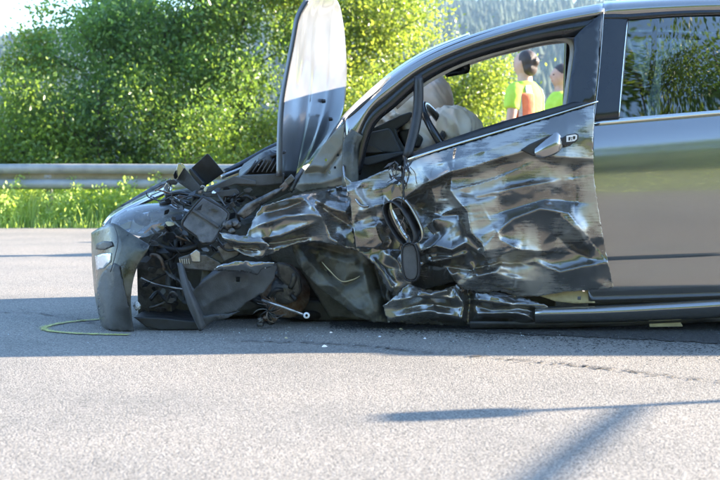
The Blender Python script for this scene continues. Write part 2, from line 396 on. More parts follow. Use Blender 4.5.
MAT['leaf_yellow'] = leaf_mat('yellow_green_leaf', (.07, .125, .026), (.27, .31, .07), .46)
MAT['grass'] = leaf_mat('grass_blade', (.16, .26, .07), (.46, .52, .19), .5)
MAT['conifer'] = noisy('conifer_needles', (.012, .028, .018), (.035, .06, .03), .4, (.8, .95))
MAT['bark'] = noisy('bark', (.05, .04, .03), (.14, .12, .09), 14, (.85, .95), stretch=(1, 1, .25), bump=.8)

# ------------------------------------------------------------------ terrain, road
def terr(x, y):
    z = np.where(y > 15, -np.clip((y-15)/6, 0, 1)**1.3*1.6, 0.0)
    hill = np.clip((y-250)/750, 0, 1); hill = hill*hill*(3-2*hill)
    top = 108+12*np.sin(x*.004+.6)+6*np.sin(x*.011+2)+x*.035
    z = z + hill*top
    z = z + np.clip((-y-5)/9, 0, 1)*2.6 + np.clip((-y-14)/60, 0, 1)*26
    bump = (noise2(x*.15, y*.15, 3))*.12*np.where((y > 15.5) | (y < -6), 1, 0)
    return z+bump
xs = np.unique(np.r_[np.linspace(-1500, -60, 36), np.linspace(-60, 60, 80), np.linspace(60, 1500, 36)])
ys = np.unique(np.r_[np.linspace(-400, -20, 16), np.linspace(-20, 24, 60), np.linspace(24, 120, 30), np.linspace(120, 1700, 80)])
gx, gy = np.meshgrid(xs, ys); gz = terr(gx, gy)-.006
V = np.stack([gx, gy, gz], -1).reshape(-1, 3); nx = len(xs)
ii, jj = np.meshgrid(np.arange(len(ys)-1), np.arange(nx-1), indexing='ij'); k0 = (ii*nx+jj).ravel()
F = np.stack([k0, k0+1, k0+nx+1, k0+nx], 1)
g = mk('ground', V, F, MAT['soil'], kind='structure')
g.data.materials.append(MAT['field']); g.data.materials.append(MAT['wood_floor'])
cy = V[F].mean(1)[:, 1]; mi = np.where(cy > 330, 2, np.where(cy > 26, 1, 0)).astype(np.int32)
g.data.polygons.foreach_set('material_index', mi)
EDGE = 14.05
xr = np.linspace(-70, 70, 1401); edge = EDGE+.10*noise2(xr*1.1, xr*0, 4)+.08*noise2(xr*4.3, xr*0+2, 14)
near = -4.2+.08*noise2(xr*.9, xr*0+3, 6)
V = np.r_[np.c_[xr, near, 0*xr], np.c_[xr, edge, 0*xr]]; n = len(xr)
road = mk('road', V, [[i, i+1, n+i+1, n+i] for i in range(n-1)], MAT['asphalt'], kind='structure')

# crumbled joint running through the asphalt, part of the road: a strip of small dark gaps
def joint(name, pts, wd, cnt):
    P = cat(np.array([tuple(gp(*p))[:2] for p in pts]), 12); V = []; F = []
    T = np.gradient(P, axis=0); T /= np.linalg.norm(T, axis=1)[:, None]
    for _ in range(cnt):
        i = rng.integers(len(P)); c = P[i]+rng.normal(0, wd, 2)+T[i]*rng.uniform(-.05, .05); s = rng.uniform(.002, .007); k = len(V); m = 6; a0 = rng.uniform(0, 6)
        for q in range(m):
            a = a0+q*6.283/m; r = s*rng.uniform(.5, 1.2); V.append((c[0]+r*1.8*math.cos(a), c[1]+r*math.sin(a), .004))
        F.append([k+q for q in range(m)])
    o = mk(name, V, F, MAT['tar'], road, False, 'stuff'); return o
joint('joint_gap', [(240, 341), (330, 344), (400, 350), (480, 357), (560, 364), (640, 373), (740, 385)], .018, 480)
joint('joint_gap', [(-10, 312), (40, 314), (80, 320), (95, 323)], .025, 150)
# spilled fluid and dirt, plus the shade under the sill painted onto the road
def stain_shade(name, poly, mat):
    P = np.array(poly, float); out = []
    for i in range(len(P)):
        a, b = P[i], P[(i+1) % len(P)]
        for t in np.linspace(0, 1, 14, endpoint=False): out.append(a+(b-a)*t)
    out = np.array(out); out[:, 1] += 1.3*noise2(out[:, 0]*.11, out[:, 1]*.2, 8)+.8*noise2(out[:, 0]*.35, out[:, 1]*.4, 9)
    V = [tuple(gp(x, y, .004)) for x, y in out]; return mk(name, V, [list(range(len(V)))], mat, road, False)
stain_shade('oil_stain_shade', [(340, 322), (440, 322), (560, 321), (720, 318), (800, 318), (800, 350), (720, 343), (600, 337), (500, 333), (420, 329), (360, 326)], MAT['stain_shade'])
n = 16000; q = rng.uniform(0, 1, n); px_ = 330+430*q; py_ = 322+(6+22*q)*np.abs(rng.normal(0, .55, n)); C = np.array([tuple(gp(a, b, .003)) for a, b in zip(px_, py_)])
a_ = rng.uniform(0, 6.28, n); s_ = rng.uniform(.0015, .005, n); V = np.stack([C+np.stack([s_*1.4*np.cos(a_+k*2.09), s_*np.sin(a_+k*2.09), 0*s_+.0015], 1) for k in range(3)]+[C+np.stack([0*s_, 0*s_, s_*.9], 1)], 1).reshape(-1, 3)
k = np.arange(n)*4; mk('dirt_shade_crumbs', V, np.r_[np.c_[k, k+1, k+3], np.c_[k+1, k+2, k+3], np.c_[k+2, k, k+3]], MAT['dirt_shade'], road, False, 'stuff')  # dirt crumbs, kept dark to deepen the painted under-sill shade
# yellow spray-paint arc marking the car's corner
pts = [gp(*p) for p in [(100, 320), (80, 321.5), (60, 324), (47, 327), (44, 329.5), (52, 332), (75, 334), (100, 335), (128, 335.5)]]
C = cat(np.array([tuple(p)[:2] for p in pts]), 8); T = np.gradient(C, axis=0); T /= np.linalg.norm(T, axis=1)[:, None]; Nn = np.c_[-T[:, 1], T[:, 0]]
ww = .011+.009*noise2(np.arange(len(C))*.4, np.zeros(len(C)), 2)
V = np.r_[np.c_[C+Nn*ww[:, None], np.full(len(C), .004)], np.c_[C-Nn*ww[:, None], np.full(len(C), .004)]]; n = len(C)
Cs_ = np.repeat(C, 26, 0)+rng.normal(0, .013, (len(C)*26, 2)); m_ = len(Cs_); a_ = rng.uniform(0, 6.28, m_); r_ = rng.uniform(.001, .0028, m_)
Vo = np.stack([np.c_[Cs_[:, 0]+r_*np.cos(a_+q*1.57), Cs_[:, 1]+r_*np.sin(a_+q*1.57), np.full(m_, .0055)] for q in range(4)], 1).reshape(-1, 3); k4 = np.arange(m_)*4
mk('overspray', Vo, np.c_[k4, k4+1, k4+2, k4+3], MAT['spray'], road, False, 'stuff')
mk('spray_marking', V, [[i, i+1, n+i+1, n+i] for i in range(n-1)], MAT['spray'], road, False)

# ------------------------------------------------------------------ guard rail
rail = thing('guard_rail', 'galvanised steel crash barrier running along the grass verge behind the wreck', 'guard rail', (0, 14.6, 0))
prof = [(.445, .03), (.455, 0), (.50, -.012), (.545, -.005), (.565, .055), (.6, .07), (.635, .055), (.655, -.005), (.70, -.012), (.745, 0), (.752, .03)]
YR = 14.55
for i, x0 in enumerate(np.arange(-17.6, 17, 4.3)):
    x1 = x0+4.36; off = .004*(i % 2); V = []
    for x in np.linspace(x0, x1, 5): V += [(x, YR+d+off, z+.003*math.sin(x*1.3)) for z, d in prof]
    k = len(prof); Fq = [[a*k+b, (a+1)*k+b, (a+1)*k+b+1, a*k+b+1] for a in range(4) for b in range(k-1)]
    o = mk('rail_beam', V, Fq, MAT['galv'], rail, True); solid(o, .004)
    o.data.materials.append(MAT['galv2'])
    for p in o.data.polygons:
        if p.index % (k-1) in (4, 5): p.material_index = 1
for x in np.arange(-16.7, 17, 2.15):
    V, Fb = box_vf((x, YR+.16, .33), (.06, .1, .78)); bevel(mk('rail_post', V, Fb, MAT['galv'], rail, False), .006)
    V, Fb = box_vf((x, YR+.09, .6), (.09, .05, .16)); bevel(mk('spacer', V, Fb, MAT['galv'], rail, False), .004)
    lathe('bolt', [(0, .02), (.014, .018), (.018, .006), (.018, -.01)], (x, YR+.068, .6), (0, -1, 0), MAT['metal'], rail, 8)
for x in np.arange(-15.4, 17, 4.3):
    for dz in (-.02, .02):
        lathe('bolt', [(0, .02), (.012, .018), (.016, .006), (.016, -.01)], (x+dz*3, YR+.062, .6+dz), (0, -1, 0), MAT['metal'], rail, 8)

# ------------------------------------------------------------------ vegetation
def leaves_vf(C, size, flat=.5):
    """one folded 4-point leaf (2 triangles) per centre"""
    n = len(C); a = rng.normal(size=(n, 3)); a[:, 2] -= .35; a /= np.linalg.norm(a, axis=1)[:, None]
    b = rng.normal(size=(n, 3)); b -= a*(a*b).sum(1)[:, None]; b /= np.linalg.norm(b, axis=1)[:, None]
    c = np.cross(a, b); s = (size*rng.uniform(.6, 1.25, n))[:, None]
    V = np.stack([C-a*s*.5, C+b*s*.30+c*s*.08, C+a*s*.55, C-b*s*.30+c*s*.08], 1).reshape(-1, 3)
    k = np.arange(n)*4; F = np.r_[np.c_[k, k+1, k+2], np.c_[k, k+2, k+3]]
    return V, F
def limbs(base, h, r, n_limb, spread, lean=(0, 0), low=.15, up=.6):
    V = []; F = []; tips = []
    def add(C, rr, n=7):
        v, f = tube_vf(C, rr, n); k = len(V); V.extend([tuple(p) for p in v]); F.extend([[q+k for q in ff] for ff in f])
    t = np.linspace(0, 1, 9); C = np.c_[base[0]+lean[0]*t+.12*h*.2*np.sin(t*5+base[0]), base[1]+lean[1]*t+.1*np.cos(t*4+base[1])-.1, base[2]+t*h*.8]
    add(C, r*(1-.85*t)); tips.append(C[-1])
    for k in range(n_limb):
        s = rng.uniform(low, .95); p = C[int(s*8)]; az = rng.uniform(0, 6.28); ln = spread*rng.uniform(.6, 1.1)*(1-.35*s); el = rng.uniform(.15, up)
        d = np.array([math.cos(az)*math.cos(el), math.sin(az)*math.cos(el), math.sin(el)]); u = np.linspace(0, 1, 6)
        Q = p+d*ln*u[:, None]+np.c_[0*u, 0*u, .25*ln*u*u]+np.c_[.08*ln*np.sin(u*5+k), .08*ln*np.cos(u*4+k), 0*u]
        add(Q, r*.42*(1-.5*s)*(1-.85*u)+.004, 5); tips += [Q[3], Q[4], Q[5]]
        for j in range(3):
            az2 = az+rng.uniform(-1, 1); q = Q[rng.integers(2, 6)]; l2 = ln*.45; d2 = np.array([math.cos(az2), math.sin(az2), rng.uniform(-.2, .8)])
            R = q+d2*l2*np.linspace(0, 1, 4)[:, None]; add(R, np.linspace(.012, .004, 4), 4); tips += [R[2], R[3]]
    return V, F, np.array(tips)
def tree(name, label, x, y, h, spread, n_leaf, size, leaf, n_limb=14, group=None, r=.07, low=.12, cl=.34, catg='tree', up=.6):
    z0 = float(terr(np.array([x]), np.array([y]))[0])-.05
    t = thing(name, label, catg, (x, y, z0), group)
    n_leaf = int(n_leaf*(1.0 if size > .14 else 1.7)); size = size*(1 if size > .14 else .78); cl = cl*(1 if size > .14 else .66)
    V, F, tips = limbs((x, y, z0), h-z0, r, n_limb, spread, (rng.uniform(-.3, .3), 0), low, up)
    mk('trunk', V, F, MAT['bark'], t)
    sub_ = tips[rng.uniform(0, 1, len(tips)) < .5]; pick = sub_[rng.integers(0, len(sub_), n_leaf)]
    C = pick+rng.normal(0, cl, (n_leaf, 3))*np.array([1, 1, .75])
    C = C[C[:, 2] > z0+.1]
    V, F = leaves_vf(C, size); o = mk('crown', V, F, MAT[leaf], t, False, 'stuff')
    return t
GR = 'roadside trees and bushes behind the barrier'
tree('bush', 'low bright bush at the far left edge behind the crash barrier', -5.75, 18.2, 2.5, 1.3, 9000, .085, 'leaf_yellow', 16, GR, .05, catg='bush')
tree('young_tree', 'thin upright young tree rising against the pale sky at top left', -4.95, 19.5, 4.3, .55, 3600, .085, 'leaf_yellow', 12, GR, .035, .3, .2)
tree('bush', 'small green bush under the gap of sky at left', -4.35, 17.6, 2.35, 1.2, 8000, .08, 'leaf_mid', 16, GR, .05, catg='bush')
tree('broadleaf_tree', 'large dark green tree left of the raised bonnet', -3.1, 18.8, 5.6, 1.9, 21000, .09, 'leaf_dark', 24, GR, .10)
tree('broadleaf_tree', 'full green tree standing directly left of the raised bonnet', -1.85, 18.8, 5.3, 1.6, 20000, .085, 'leaf_mid', 24, GR, .08)
tree('broadleaf_tree', 'yellow green tree directly behind the raised bonnet', -.4, 19.4, 5.9, 1.7, 20000, .085, 'leaf_yellow', 22, GR, .09)
tree('broadleaf_tree', 'yellow green tree right of the raised bonnet above the windscreen pillar', .85, 19.3, 4.8, 1.6, 19000, .08, 'leaf_yellow', 24, GR, .07)
tree('bush', 'yellow green bush seen through the empty driver window', 1.8, 19.6, 3.5, 1.15, 13000, .08, 'leaf_yellow', 20, GR, .05, catg='bush')
tree('bush', 'dense bush low behind the barrier under the dark tree', -2.5, 17.4, 2.1, 1.1, 7000, .08, 'leaf_mid', 14, GR, .04, catg='bush')
tree('bush', 'dense bush low behind the steering wheel', .55, 18.0, 2.5, 1.5, 10000, .08, 'leaf_yellow', 16, GR, .04, catg='bush')
tree('bush', 'rounded bush behind the barrier left of the duct wreckage', -3.6, 17.5, 2.5, 1.1, 9000, .08, 'leaf_mid', 18, GR, .05, catg='bush')
tree('broadleaf_tree', 'dark tree standing outside the picture to the left', -8.2, 18.5, 5.5, 2.0, 9000, .11, 'leaf_dark', 20, GR, .1)
# trees on the bank behind the photographer, seen only as reflections in the paint and glass
for i, (x, y, h) in enumerate([(-13, -14, 9), (-9, -13.5, 8.5), (-5, -15, 10), (-1.5, -13.5, 9), (2, -14.5, 10.5), (5.5, -13.5, 9.5), (9, -14.5, 10), (12.5, -13.5, 9), (16.5, -15, 10), (20.5, -14, 9)]):
    tree('bank_tree', 'leafy tree on the grass bank behind the photographer, mirrored in the car', x, y, h+3.6, 2.8, 13000, .15, ['leaf_dark', 'leaf_mid'][i % 2], 26, 'trees on the bank mirrored in the car', .14, .06, .62)
# verge: grass blades and leafy weeds in one uncountable mass
def blades(n, x0, x1, y0, y1, h0, h1, wd, hf=None):
    x = rng.uniform(x0, x1, n); y = y0+(y1-y0)*rng.uniform(0, 1, n); cl = .55+.75*np.clip(noise2(x*1.6, y*1.6, 12)+.45, 0, 1.2)
    h = rng.uniform(h0, h1, n)*cl
    if hf is not None: h = h*hf(y)
    z = terr(x, y); a = rng.uniform(0, 6.28, n); dx, dy = np.cos(a), np.sin(a); bend = h*rng.uniform(.1, .6, n)
    b = np.stack([x, y, z-.01], 1); s = np.stack([-dy, dx, 0*x], 1)*wd*rng.uniform(.6, 1.4, n)[:, None]
    m = b+np.stack([dx*bend*.35, dy*bend*.35, h*.6], 1); t = b+np.stack([dx*bend, dy*bend, h], 1)
    V = np.stack([b-s, b+s, m+s*.8, m-s*.8, t], 1).reshape(-1, 3); k = np.arange(n)*5
    return V, np.r_[np.c_[k, k+1, k+2], np.c_[k, k+2, k+3], np.c_[k+3, k+2, k+4]]
rise = lambda y: np.clip((y-EDGE+.12)/.5, .22, 1)
V1, F1 = blades(26000, -8.5, 4.5, EDGE-.05, 16.2, .14, .5, .006, rise)
V2, F2 = blades(6000, -60, 60, EDGE, 17, .1, .35, .02, rise)
V3, F3 = blades(14000, -40, 40, -16, -4.2, .1, .25, .02)
V = np.r_[V1, V2, V3]; F = np.r_[F1, F2+len(V1), F3+len(V1)+len(V2)]
tag(mk('verge_grass', V, F, MAT['grass'], None, False, 'stuff'), 'tall bright grass along the verge below the crash barrier', 'grass')
n = 900; wx = rng.uniform(-8, 4.5, n); wy = rng.uniform(EDGE+.18, 15.4, n); Cs = []
for x, y in zip(wx, wy):
    hh = rng.uniform(.25, .72)*min(1, .5+(y-EDGE)*.9); k = int(120*hh/.5)
    tt = rng.uniform(.1, 1, k); Cs.append(np.c_[x+rng.normal(0, .07, k)*(1.2-tt*.6), y+rng.normal(0, .07, k), tt*hh])
V, F = leaves_vf(np.vstack(Cs), .05)
tag(mk('verge_weeds', V, F, MAT['grass'], None, False, 'stuff'), 'broad-leaved weeds crowding the verge in front of the barrier', 'weeds')
for i, (px, ht, lab) in enumerate([(46, .58, 'tall leafy weed growing up past the barrier near the left edge'), (106, .66, 'tallest weed reaching the upper half of the barrier left of the headlamp'), (78, .5, 'leafy weed midway along the visible verge'), (128, .5, 'weed growing just left of the broken headlamp'), (18, .45, 'leafy weed at the left edge of the verge')]):
    p = gp(px, 224); t = thing('weed', lab, 'weed', p, 'tall weeds on the verge')
    st = [p+Vector((0, 0, -.02)), p+Vector((.02, 0, ht*.5)), p+Vector((.05*(-1)**i, -.02, ht))]; tube('stem', st, [.006, .002], MAT['grass'], t, 5)
    tt = rng.uniform(.15, 1, 70); C = np.c_[p.x+.05*(-1)**i*tt**2+rng.normal(0, .045, 70)*(1.15-tt*.8), p.y+rng.normal(0, .045, 70), tt*ht]
    V, F = leaves_vf(C, .06); mk('foliage', V, F, MAT['grass'], t, False, 'stuff')
# distant conifer wood on the hillside
Vs = []; Fs = []; kk = 0
xx = rng.uniform(-560, 620, 13000); yy = 330+(700)*rng.uniform(0, 1, 13000)**.8
zz = terr(xx, yy)
for x, y, z in zip(xx, yy, zz):
    h = rng.uniform(10, 19); r = h*rng.uniform(.18, .27); m = 6
    for tier in range(3):
        zb = z+h*(.06+.29*tier); zt = zb+h*(.5 if tier < 2 else .36); rr = r*(1-.27*tier); a0 = rng.uniform(0, 6)
        an = a0+np.arange(m)*6.283/m; q = rr*rng.uniform(.65, 1.2, m)
        Vs.append(np.r_[np.c_[x+q*np.cos(an), y+q*np.sin(an), zb-.05*h*rng.uniform(0, 1, m)], [[x, y, zt]]])
        i = np.arange(m); Fs.append(np.c_[kk+i, kk+(i+1) % m, np.full(m, kk+m)]); kk += m+1
tag(mk('conifer_forest', np.vstack(Vs), np.vstack(Fs), MAT['conifer'], None, False, 'stuff'), 'hazy blue conifer forest covering the distant hillside', 'forest')

# ------------------------------------------------------------------ the wrecked car
car = thing('wrecked_car', 'dark grey hatchback with its front end and driver door crushed, bonnet sprung up', 'car', (.6, 5.85, 0))
def cp(poly): return [tuple(p) for p in poly]
YF = 6.5; YN = 5.2; YC = 5.85
sm = lambda a, b, x: np.clip((x-a)/(b-a), 0, 1)**2*(3-2*np.clip((x-a)/(b-a), 0, 1))

# --- rear door (undamaged), continues past the right edge of the picture
prof = [(124, 109.5, 5.085), (131, 118, 5.050), (145, 134, 5.020), (165, 157, 5.004), (190, 184, 5.0), (218, 213, 5.006), (243, 238, 5.016), (254, 248, 5.0185), (257.5, 251, 5.0208), (261, 255, 5.0248), (270, 264, 5.027), (282, 277, 5.029), (291, 287, 5.034), (299, 295, 5.052), (304, 299, 5.075)]
def door_row(a, b, y):
    ys_ = np.interp(a, [243, 291], [5.016, 5.034]) if 243 < a < 291 else y
    wts = [1, 1, .9, .3, 0]; return [(x, a+(b-a)*(x-594)/166, ys_+(y-ys_)*q) for x, q in zip((588, 640, 700, 745, 786), wts)]
rd = loft('rear_door', [door_row(*p) for p in prof], MAT['paint'], car, 8, 6, .03)
loft('belt_moulding', [[(594, 121, 5.07), (650, 116.2, 5.07), (720, 110.5, 5.07), (786, 105, 5.075)], [(594, 123.5, 5.05), (650, 118.7, 5.05), (720, 112.6, 5.05), (786, 107, 5.055)], [(594, 126, 5.06), (650, 121, 5.06), (720, 114.5, 5.06), (786, 109, 5.065)]], MAT['chrome'], rd, 6, 3, .006)
# rear window
loft('window_pane', [[(618, 119, 5.13), (680, 114, 5.13), (760, 107, 5.14)], [(622, 70, 5.165), (684, 66, 5.165), (762, 62, 5.175)], [(627, 14, 5.210), (686, 11, 5.210), (764, 10, 5.220)]], MAT['tint'], rd, 6, 6)
loft('window_seal', [[(600, 13, 5.205), (627, 13.5, 5.205), (686, 10, 5.205), (790, 8, 5.21)], [(600, 19, 5.19), (628, 18.5, 5.19), (686, 14.5, 5.19), (790, 12, 5.195)]], MAT['gloss_black'], rd, 6, 3, .012)
loft('pillar_trim', [[(603.5, 10, 5.205), (615, 10, 5.205), (629, 13, 5.205)], [(598.5, 66, 5.14), (612, 66, 5.14), (624.5, 66, 5.142)], [(593.5, 122, 5.075), (606, 121, 5.075), (619, 119, 5.077)]], MAT['gloss_black'], rd, 6, 6, .012)
tube('window_edge', [A(627.5, 20, 5.188), A(624.5, 50, 5.15), A(621.5, 85, 5.112), A(619, 117, 5.072)], .0018, MAT['chrome'], rd, 6)
# --- roof side, roof skin
Utop = [(343, 119), (372, 91), (400, 68.5), (430, 51), (470, 35), (520, 20), (560, 10.5), (604, 2.5), (660, -1), (720, -3), (800, -3), (880, 4), (960, 26)]
Lbot = [(350, 172), (364, 121), (387, 98), (419, 72.5), (462, 51.5), (514, 35), (556, 25), (600, 17), (660, 13.5), (720, 11), (800, 11), (880, 19), (955, 42)]
k = 7
loft('roof_rail', [[(x, y, YN+.07) for x, y in Utop[7:]], [(x, y+3, YN+.02) for x, y in Utop[7:]], [((x+a)/2, (y+b)/2+1, YN-.003) for (x, y), (a, b) in zip(Utop[7:], Lbot[7:])], [(x, y, YN+.005) for x, y in Lbot[7:]]], MAT['paint'], car, 6, 5, .012)
ap = loft('windscreen_pillar', [[(x, y+1.5, YN+.05) for x, y in Utop[:8]], [(x+1, y+5, YN+.012) for x, y in Utop[:8]], [((x+a)/2+1, (y+b)/2+2, YN-.012) for (x, y), (a, b) in zip(Utop[:8], Lbot[:8])], [(x, y, YN+.01) for x, y in Lbot[:8]]], MAT['paint'], car, 6, 5, .012)
# dark gutter line and outer screen moulding
loft('screen_moulding', [[(322, 152, YN+.10), (343, 119, YN+.12), (372, 90.5, YN+.12), (400, 68, YN+.12), (430, 50.5, YN+.12), (470, 34.5, YN+.12)], [(326, 155, YN+.08), (346, 122, YN+.07), (375, 94, YN+.07), (402, 71.5, YN+.07), (431, 53.5, YN+.07), (470, 37, YN+.07)]], MAT['paint'], car, 6, 2, .02)
tube('gutter_seal', [A(333, 160, YN+.03), A(345.5, 124, YN+.02), A(357, 110.5, YN+.012), (A(374, 96, YN+.01)), A(402, 74, YN+.012), A(432, 55.5, YN+.014), A(470, 39, YN+.02), A(520, 23, YN+.03)], [.011, .011, .009, .005], MAT['black'], ap, 6)
# roof skin across the car
Ur = [(450, 43)]+Utop[4:]; Uw = at([p[0] for p in Ur], [p[1]+2 for p in Ur], YN+.05)
rows = []
for f, dz in ((0, 0), (.12, .012), (.5, .02), (.88, .012), (1, 0)):
    r = Uw.copy(); r[:, 1] = (YN+.05)*(1-f)+(YF-.05)*f; r[:, 2] += dz+.05*f; rows.append(r)
loft('roof', rows, MAT['paint'], car, 5, 5, 0, True)
for r in rows: r[:, 2] -= .035
loft('headliner', rows, MAT['headliner'], car, 5, 5, 0, True)
# windscreen between the two pillars (crazed safety glass)
Wl = at([302, 322, 343, 372, 400, 430, 450], [176, 150, 121, 93, 70.5, 53, 45], YN+.06)
rows = []
for f, dz in ((0, 0), (.2, 0), (.5, 0), (.8, 0), (1, 0)):
    r = Wl.copy(); r[:, 1] = (YN+.05)*(1-f)+(YF-.05)*f; r[:, 0] -= dz*1.6; r[:, 2] += dz*.4+.03*f; rows.append(r)
ws = loft('windscreen', rows, MAT['shatter'], car, 5, 5, 0, True)
# far side: pillar, door frame, window sill, rear pillars
def mirror(pts, Y=YF): 
    P = at([p[0] for p in pts], [p[1] for p in pts], YN); P[:, 1] = Y; P[:, 2] += .08; return [Vector(p) for p in P]
tube('windscreen_pillar', mirror([(320, 165), (355, 128), (380, 104), (410, 80), (446, 59), (500, 37), (550, 22), (604, 12), (720, 5), (880, 12)]), .035, MAT['headliner'], car, 8)
fd = tube('door_frame', mirror([(352, 165), (374, 128), (398, 104), (425, 86), (460, 68), (514, 48), (556, 37), (606, 27), (720, 20), (800, 24)], YF-.02), .018, MAT['headliner'], car, 8)
def farpoly(name, pts, mat, d=.05, Y=YF): return prism(name, pts, Y, d, mat, car, .006)
farpoly('centre_pillar', [(566, 40), (582, 36), (580, 135), (563, 135)], MAT['gloss_black'])
farpoly('quarter_panel', [(720, 30), (790, 30), (840, 145), (660, 145), (664, 60)], MAT['seat'])
farpoly('door_panel', [(330, 132), (470, 131), (570, 129), (700, 124), (860, 122), (860, 270), (330, 270)], MAT['dash'], .12)

# --- front door: dislodged, crushed inwards at the front
def Yd(px, py):
    Y = 4.955+.0007*(py-200)+.14*(1-sm(395, 500, px))-.02*sm(560, 612, px)*sm(180, 288, py)
    Y = Y+.085*np.clip((150-(py+(px-600)*.285*1.0))/60, -.1, 1)*sm(600, 400, px)*.0
    belt = 160-(px-404)*.306
    Y = Y+.075*np.exp(-np.clip(py-belt, 0, 99)/16)
    return Y
door_poly = [(404, 163), (440, 151.5), (500, 133.5), (560, 115), (594.5, 104.5), (594, 122), (593, 150), (594, 175), (597, 200), (601, 225), (606, 252), (613.5, 288), (590, 290), (565, 291.5), (540, 296), (520, 297), (500, 291), (480, 293), (462, 289), (455, 282), (435, 287), (415, 292), (407, 276), (400, 262), (402, 240), (398, 215), (401, 190)]
dfolds = [
 ([(424, 184), (440, 178), (451, 171), (448, 163)], .02, 5, 3),
 ([(460, 191), (478, 198), (500, 195)], -.022, 6, 3),
 ([(430, 186), (436, 205), (432, 224)], .014, 8, 5),
 ([(500, 165), (503, 180), (498, 200)], .008, 12, 5),
 ([(545, 165), (552, 185), (548, 205)], .008, 6, 12),
 ([(572, 162), (576, 190), (574, 215), (580, 232)], -.012, 5, 8),
 ([(425, 262), (450, 258), (470, 252)], .03, 4, 10),
 ([(404, 198), (425, 184), (447, 173), (475, 166.5), (500, 158), (530, 150), (556, 157), (596, 159)], .06, 30, 3.6),
 ([(425, 167), (450, 160), (500, 146), (530, 137)], .014, 14, 5),
 ([(452, 176), (450.5, 190), (458, 201), (468, 212), (471, 232), (484, 246), (488, 266)], .06, 30, 3.2),
 ([(458, 198), (480, 196), (510, 189), (562, 180)], .03, 4, 24),
 ([(496, 234), (512, 219), (540, 208.5), (568, 213), (588, 238)], .05, 6, 22),
 ([(488, 216), (515, 208), (545, 199), (590, 203)], -.02, 16, 4),
 ([(402, 244), (425, 226), (448, 212), (469, 204)], .04, 8, 28),
 ([(415, 206), (440, 216), (466, 214)], -.03, 14, 5),
 ([(412, 254), (436, 246), (452, 250), (466, 243), (490, 259), (515, 250), (548, 252)], .055, 13, 3.5),
 ([(410, 262), (440, 266), (470, 270), (500, 262), (540, 266)], -.04, 9, 5),
 ([(492, 224), (500, 240), (520, 250)], .03, 5, 16),
 ([(505, 268), (535, 262), (560, 272), (585, 266), (609, 262)], .03, 5, 22),
 ([(515, 275), (512, 290)], .03, 5, 12),
 ([(553, 232), (572, 250), (596, 262)], -.022, 7, 10),
 ([(560, 214), (580, 232), (590, 252)], .02, 5, 9),
 ([(410, 268), (430, 262), (448, 268), (456, 282)], .05, 12, 7),
 ([(470, 262), (478, 276), (496, 272), (505, 260)], .04, 6, 9),
 ([(420, 200), (424, 222), (438, 240)], -.03, 10, 14),
]
fd_ = panel('front_door', door_poly, Yd, dfolds, MAT['scuffed'], car, 1.3, (.016, 30, 11), .004, rough_edge=.25)
# upper belt moulding, lifted off the door at its rear end
tube('belt_moulding', [A(407, 160, 5.10), A(450, 146.5, 5.06), A(500, 131.5, 5.03), A(550, 116.5, 5.02), A(598, 101.2, 5.0)], [.0085, .008, .007, .0035], MAT['chrome'], fd_, 8)
loft('belt_seal', [[(404, 158, 5.14), (450, 141, 5.10), (500, 124.5, 5.075), (560, 108, 5.06), (574, 104, 5.06)], [(404, 162, 5.12), (450, 148, 5.08), (500, 132.5, 5.05), (560, 114.5, 5.04), (590, 105, 5.04)]], MAT['black'], fd_, 6, 2, .03)
# door window frame, rear trim panel
loft('window_frame', [[(350, 172, YN+.02), (364, 121, YN+.02), (387, 98, YN+.02), (419, 72.5, YN+.02), (462, 51.5, YN+.02), (514, 35, YN+.02), (556, 25, YN+.02), (598, 17, YN+.02)],
  [(355, 174, YN), (368, 125, YN), (391, 102, YN), (422, 76, YN), (463.5, 55.5, YN), (515.5, 40, YN), (556, 31, YN), (593, 25, YN)],
  [(358, 174, YN+.015), (371, 128, YN+.015), (394, 105, YN+.015), (425, 79.5, YN+.015), (465, 59.5, YN+.015), (517, 44.5, YN+.015), (556, 37, YN+.015), (580, 36, YN+.015)]], MAT['gloss_black'], fd_, 6, 4, .03)
loft('frame_lip', [[(395, 106, YN+.05), (426, 80.5, YN+.05), (466, 60.5, YN+.05), (517, 45.5, YN+.05), (552, 38, YN+.05), (569, 38.5, YN+.05), (574, 47, YN+.05), (572, 70, YN+.04), (566, 112, YN+.02)], [(397, 109, YN+.06), (428, 83.5, YN+.06), (468, 63.5, YN+.06), (518, 48.5, YN+.06), (551, 41.5, YN+.06), (566, 42.5, YN+.06), (570, 50, YN+.06), (568, 70, YN+.05), (562, 112, YN+.03)]], MAT['headliner'], fd_, 5, 2, .008)
panel('pillar_trim', [(574, 38), (580, 31), (592, 20), (603.5, 12), (601, 40), (597, 80), (595, 103), (566, 112), (570, 80), (574.5, 50)], lambda x, y: 5.185-.0011*(y-15), [], MAT['gloss_black'], fd_, 6, None, .02)
tube('frame_edge', [A(575.5, 42, YN-.02), A(575, 60, YN-.03), A(571, 90, YN-.07), A(567, 111, YN-.1)], .002, MAT['metal'], fd_, 5)
tube('frame_edge', [A(604, 9, YN-.02), A(601.5, 45, YN-.05), A(598, 85, YN-.09), A(594, 121, 5.03)], .0016, MAT['metal'], fd_, 5)
loft('window_divider', [[(416, 76, YN+.0), (415, 105, YN-.02), (411, 130, YN-.05), (404, 156, YN-.09)], [(418, 76, YN-.02), (417.5, 105, YN-.035), (414, 130, YN-.065), (407, 157, YN-.1)], [(421.5, 75, YN), (421.5, 105, YN-.02), (418, 130, YN-.05), (411, 155, YN-.09)]], MAT['black'], fd_, 5, 3, .02)
def door_at(x, y):
    P_ = np.array([[x, y]], float); return float((Yd(P_[:, 0], P_[:, 1])-fold_disp(P_, dfolds))[0])
HY = min(door_at(x, y) for x in (530, 545, 560, 575) for y in (138, 146, 154))-.006
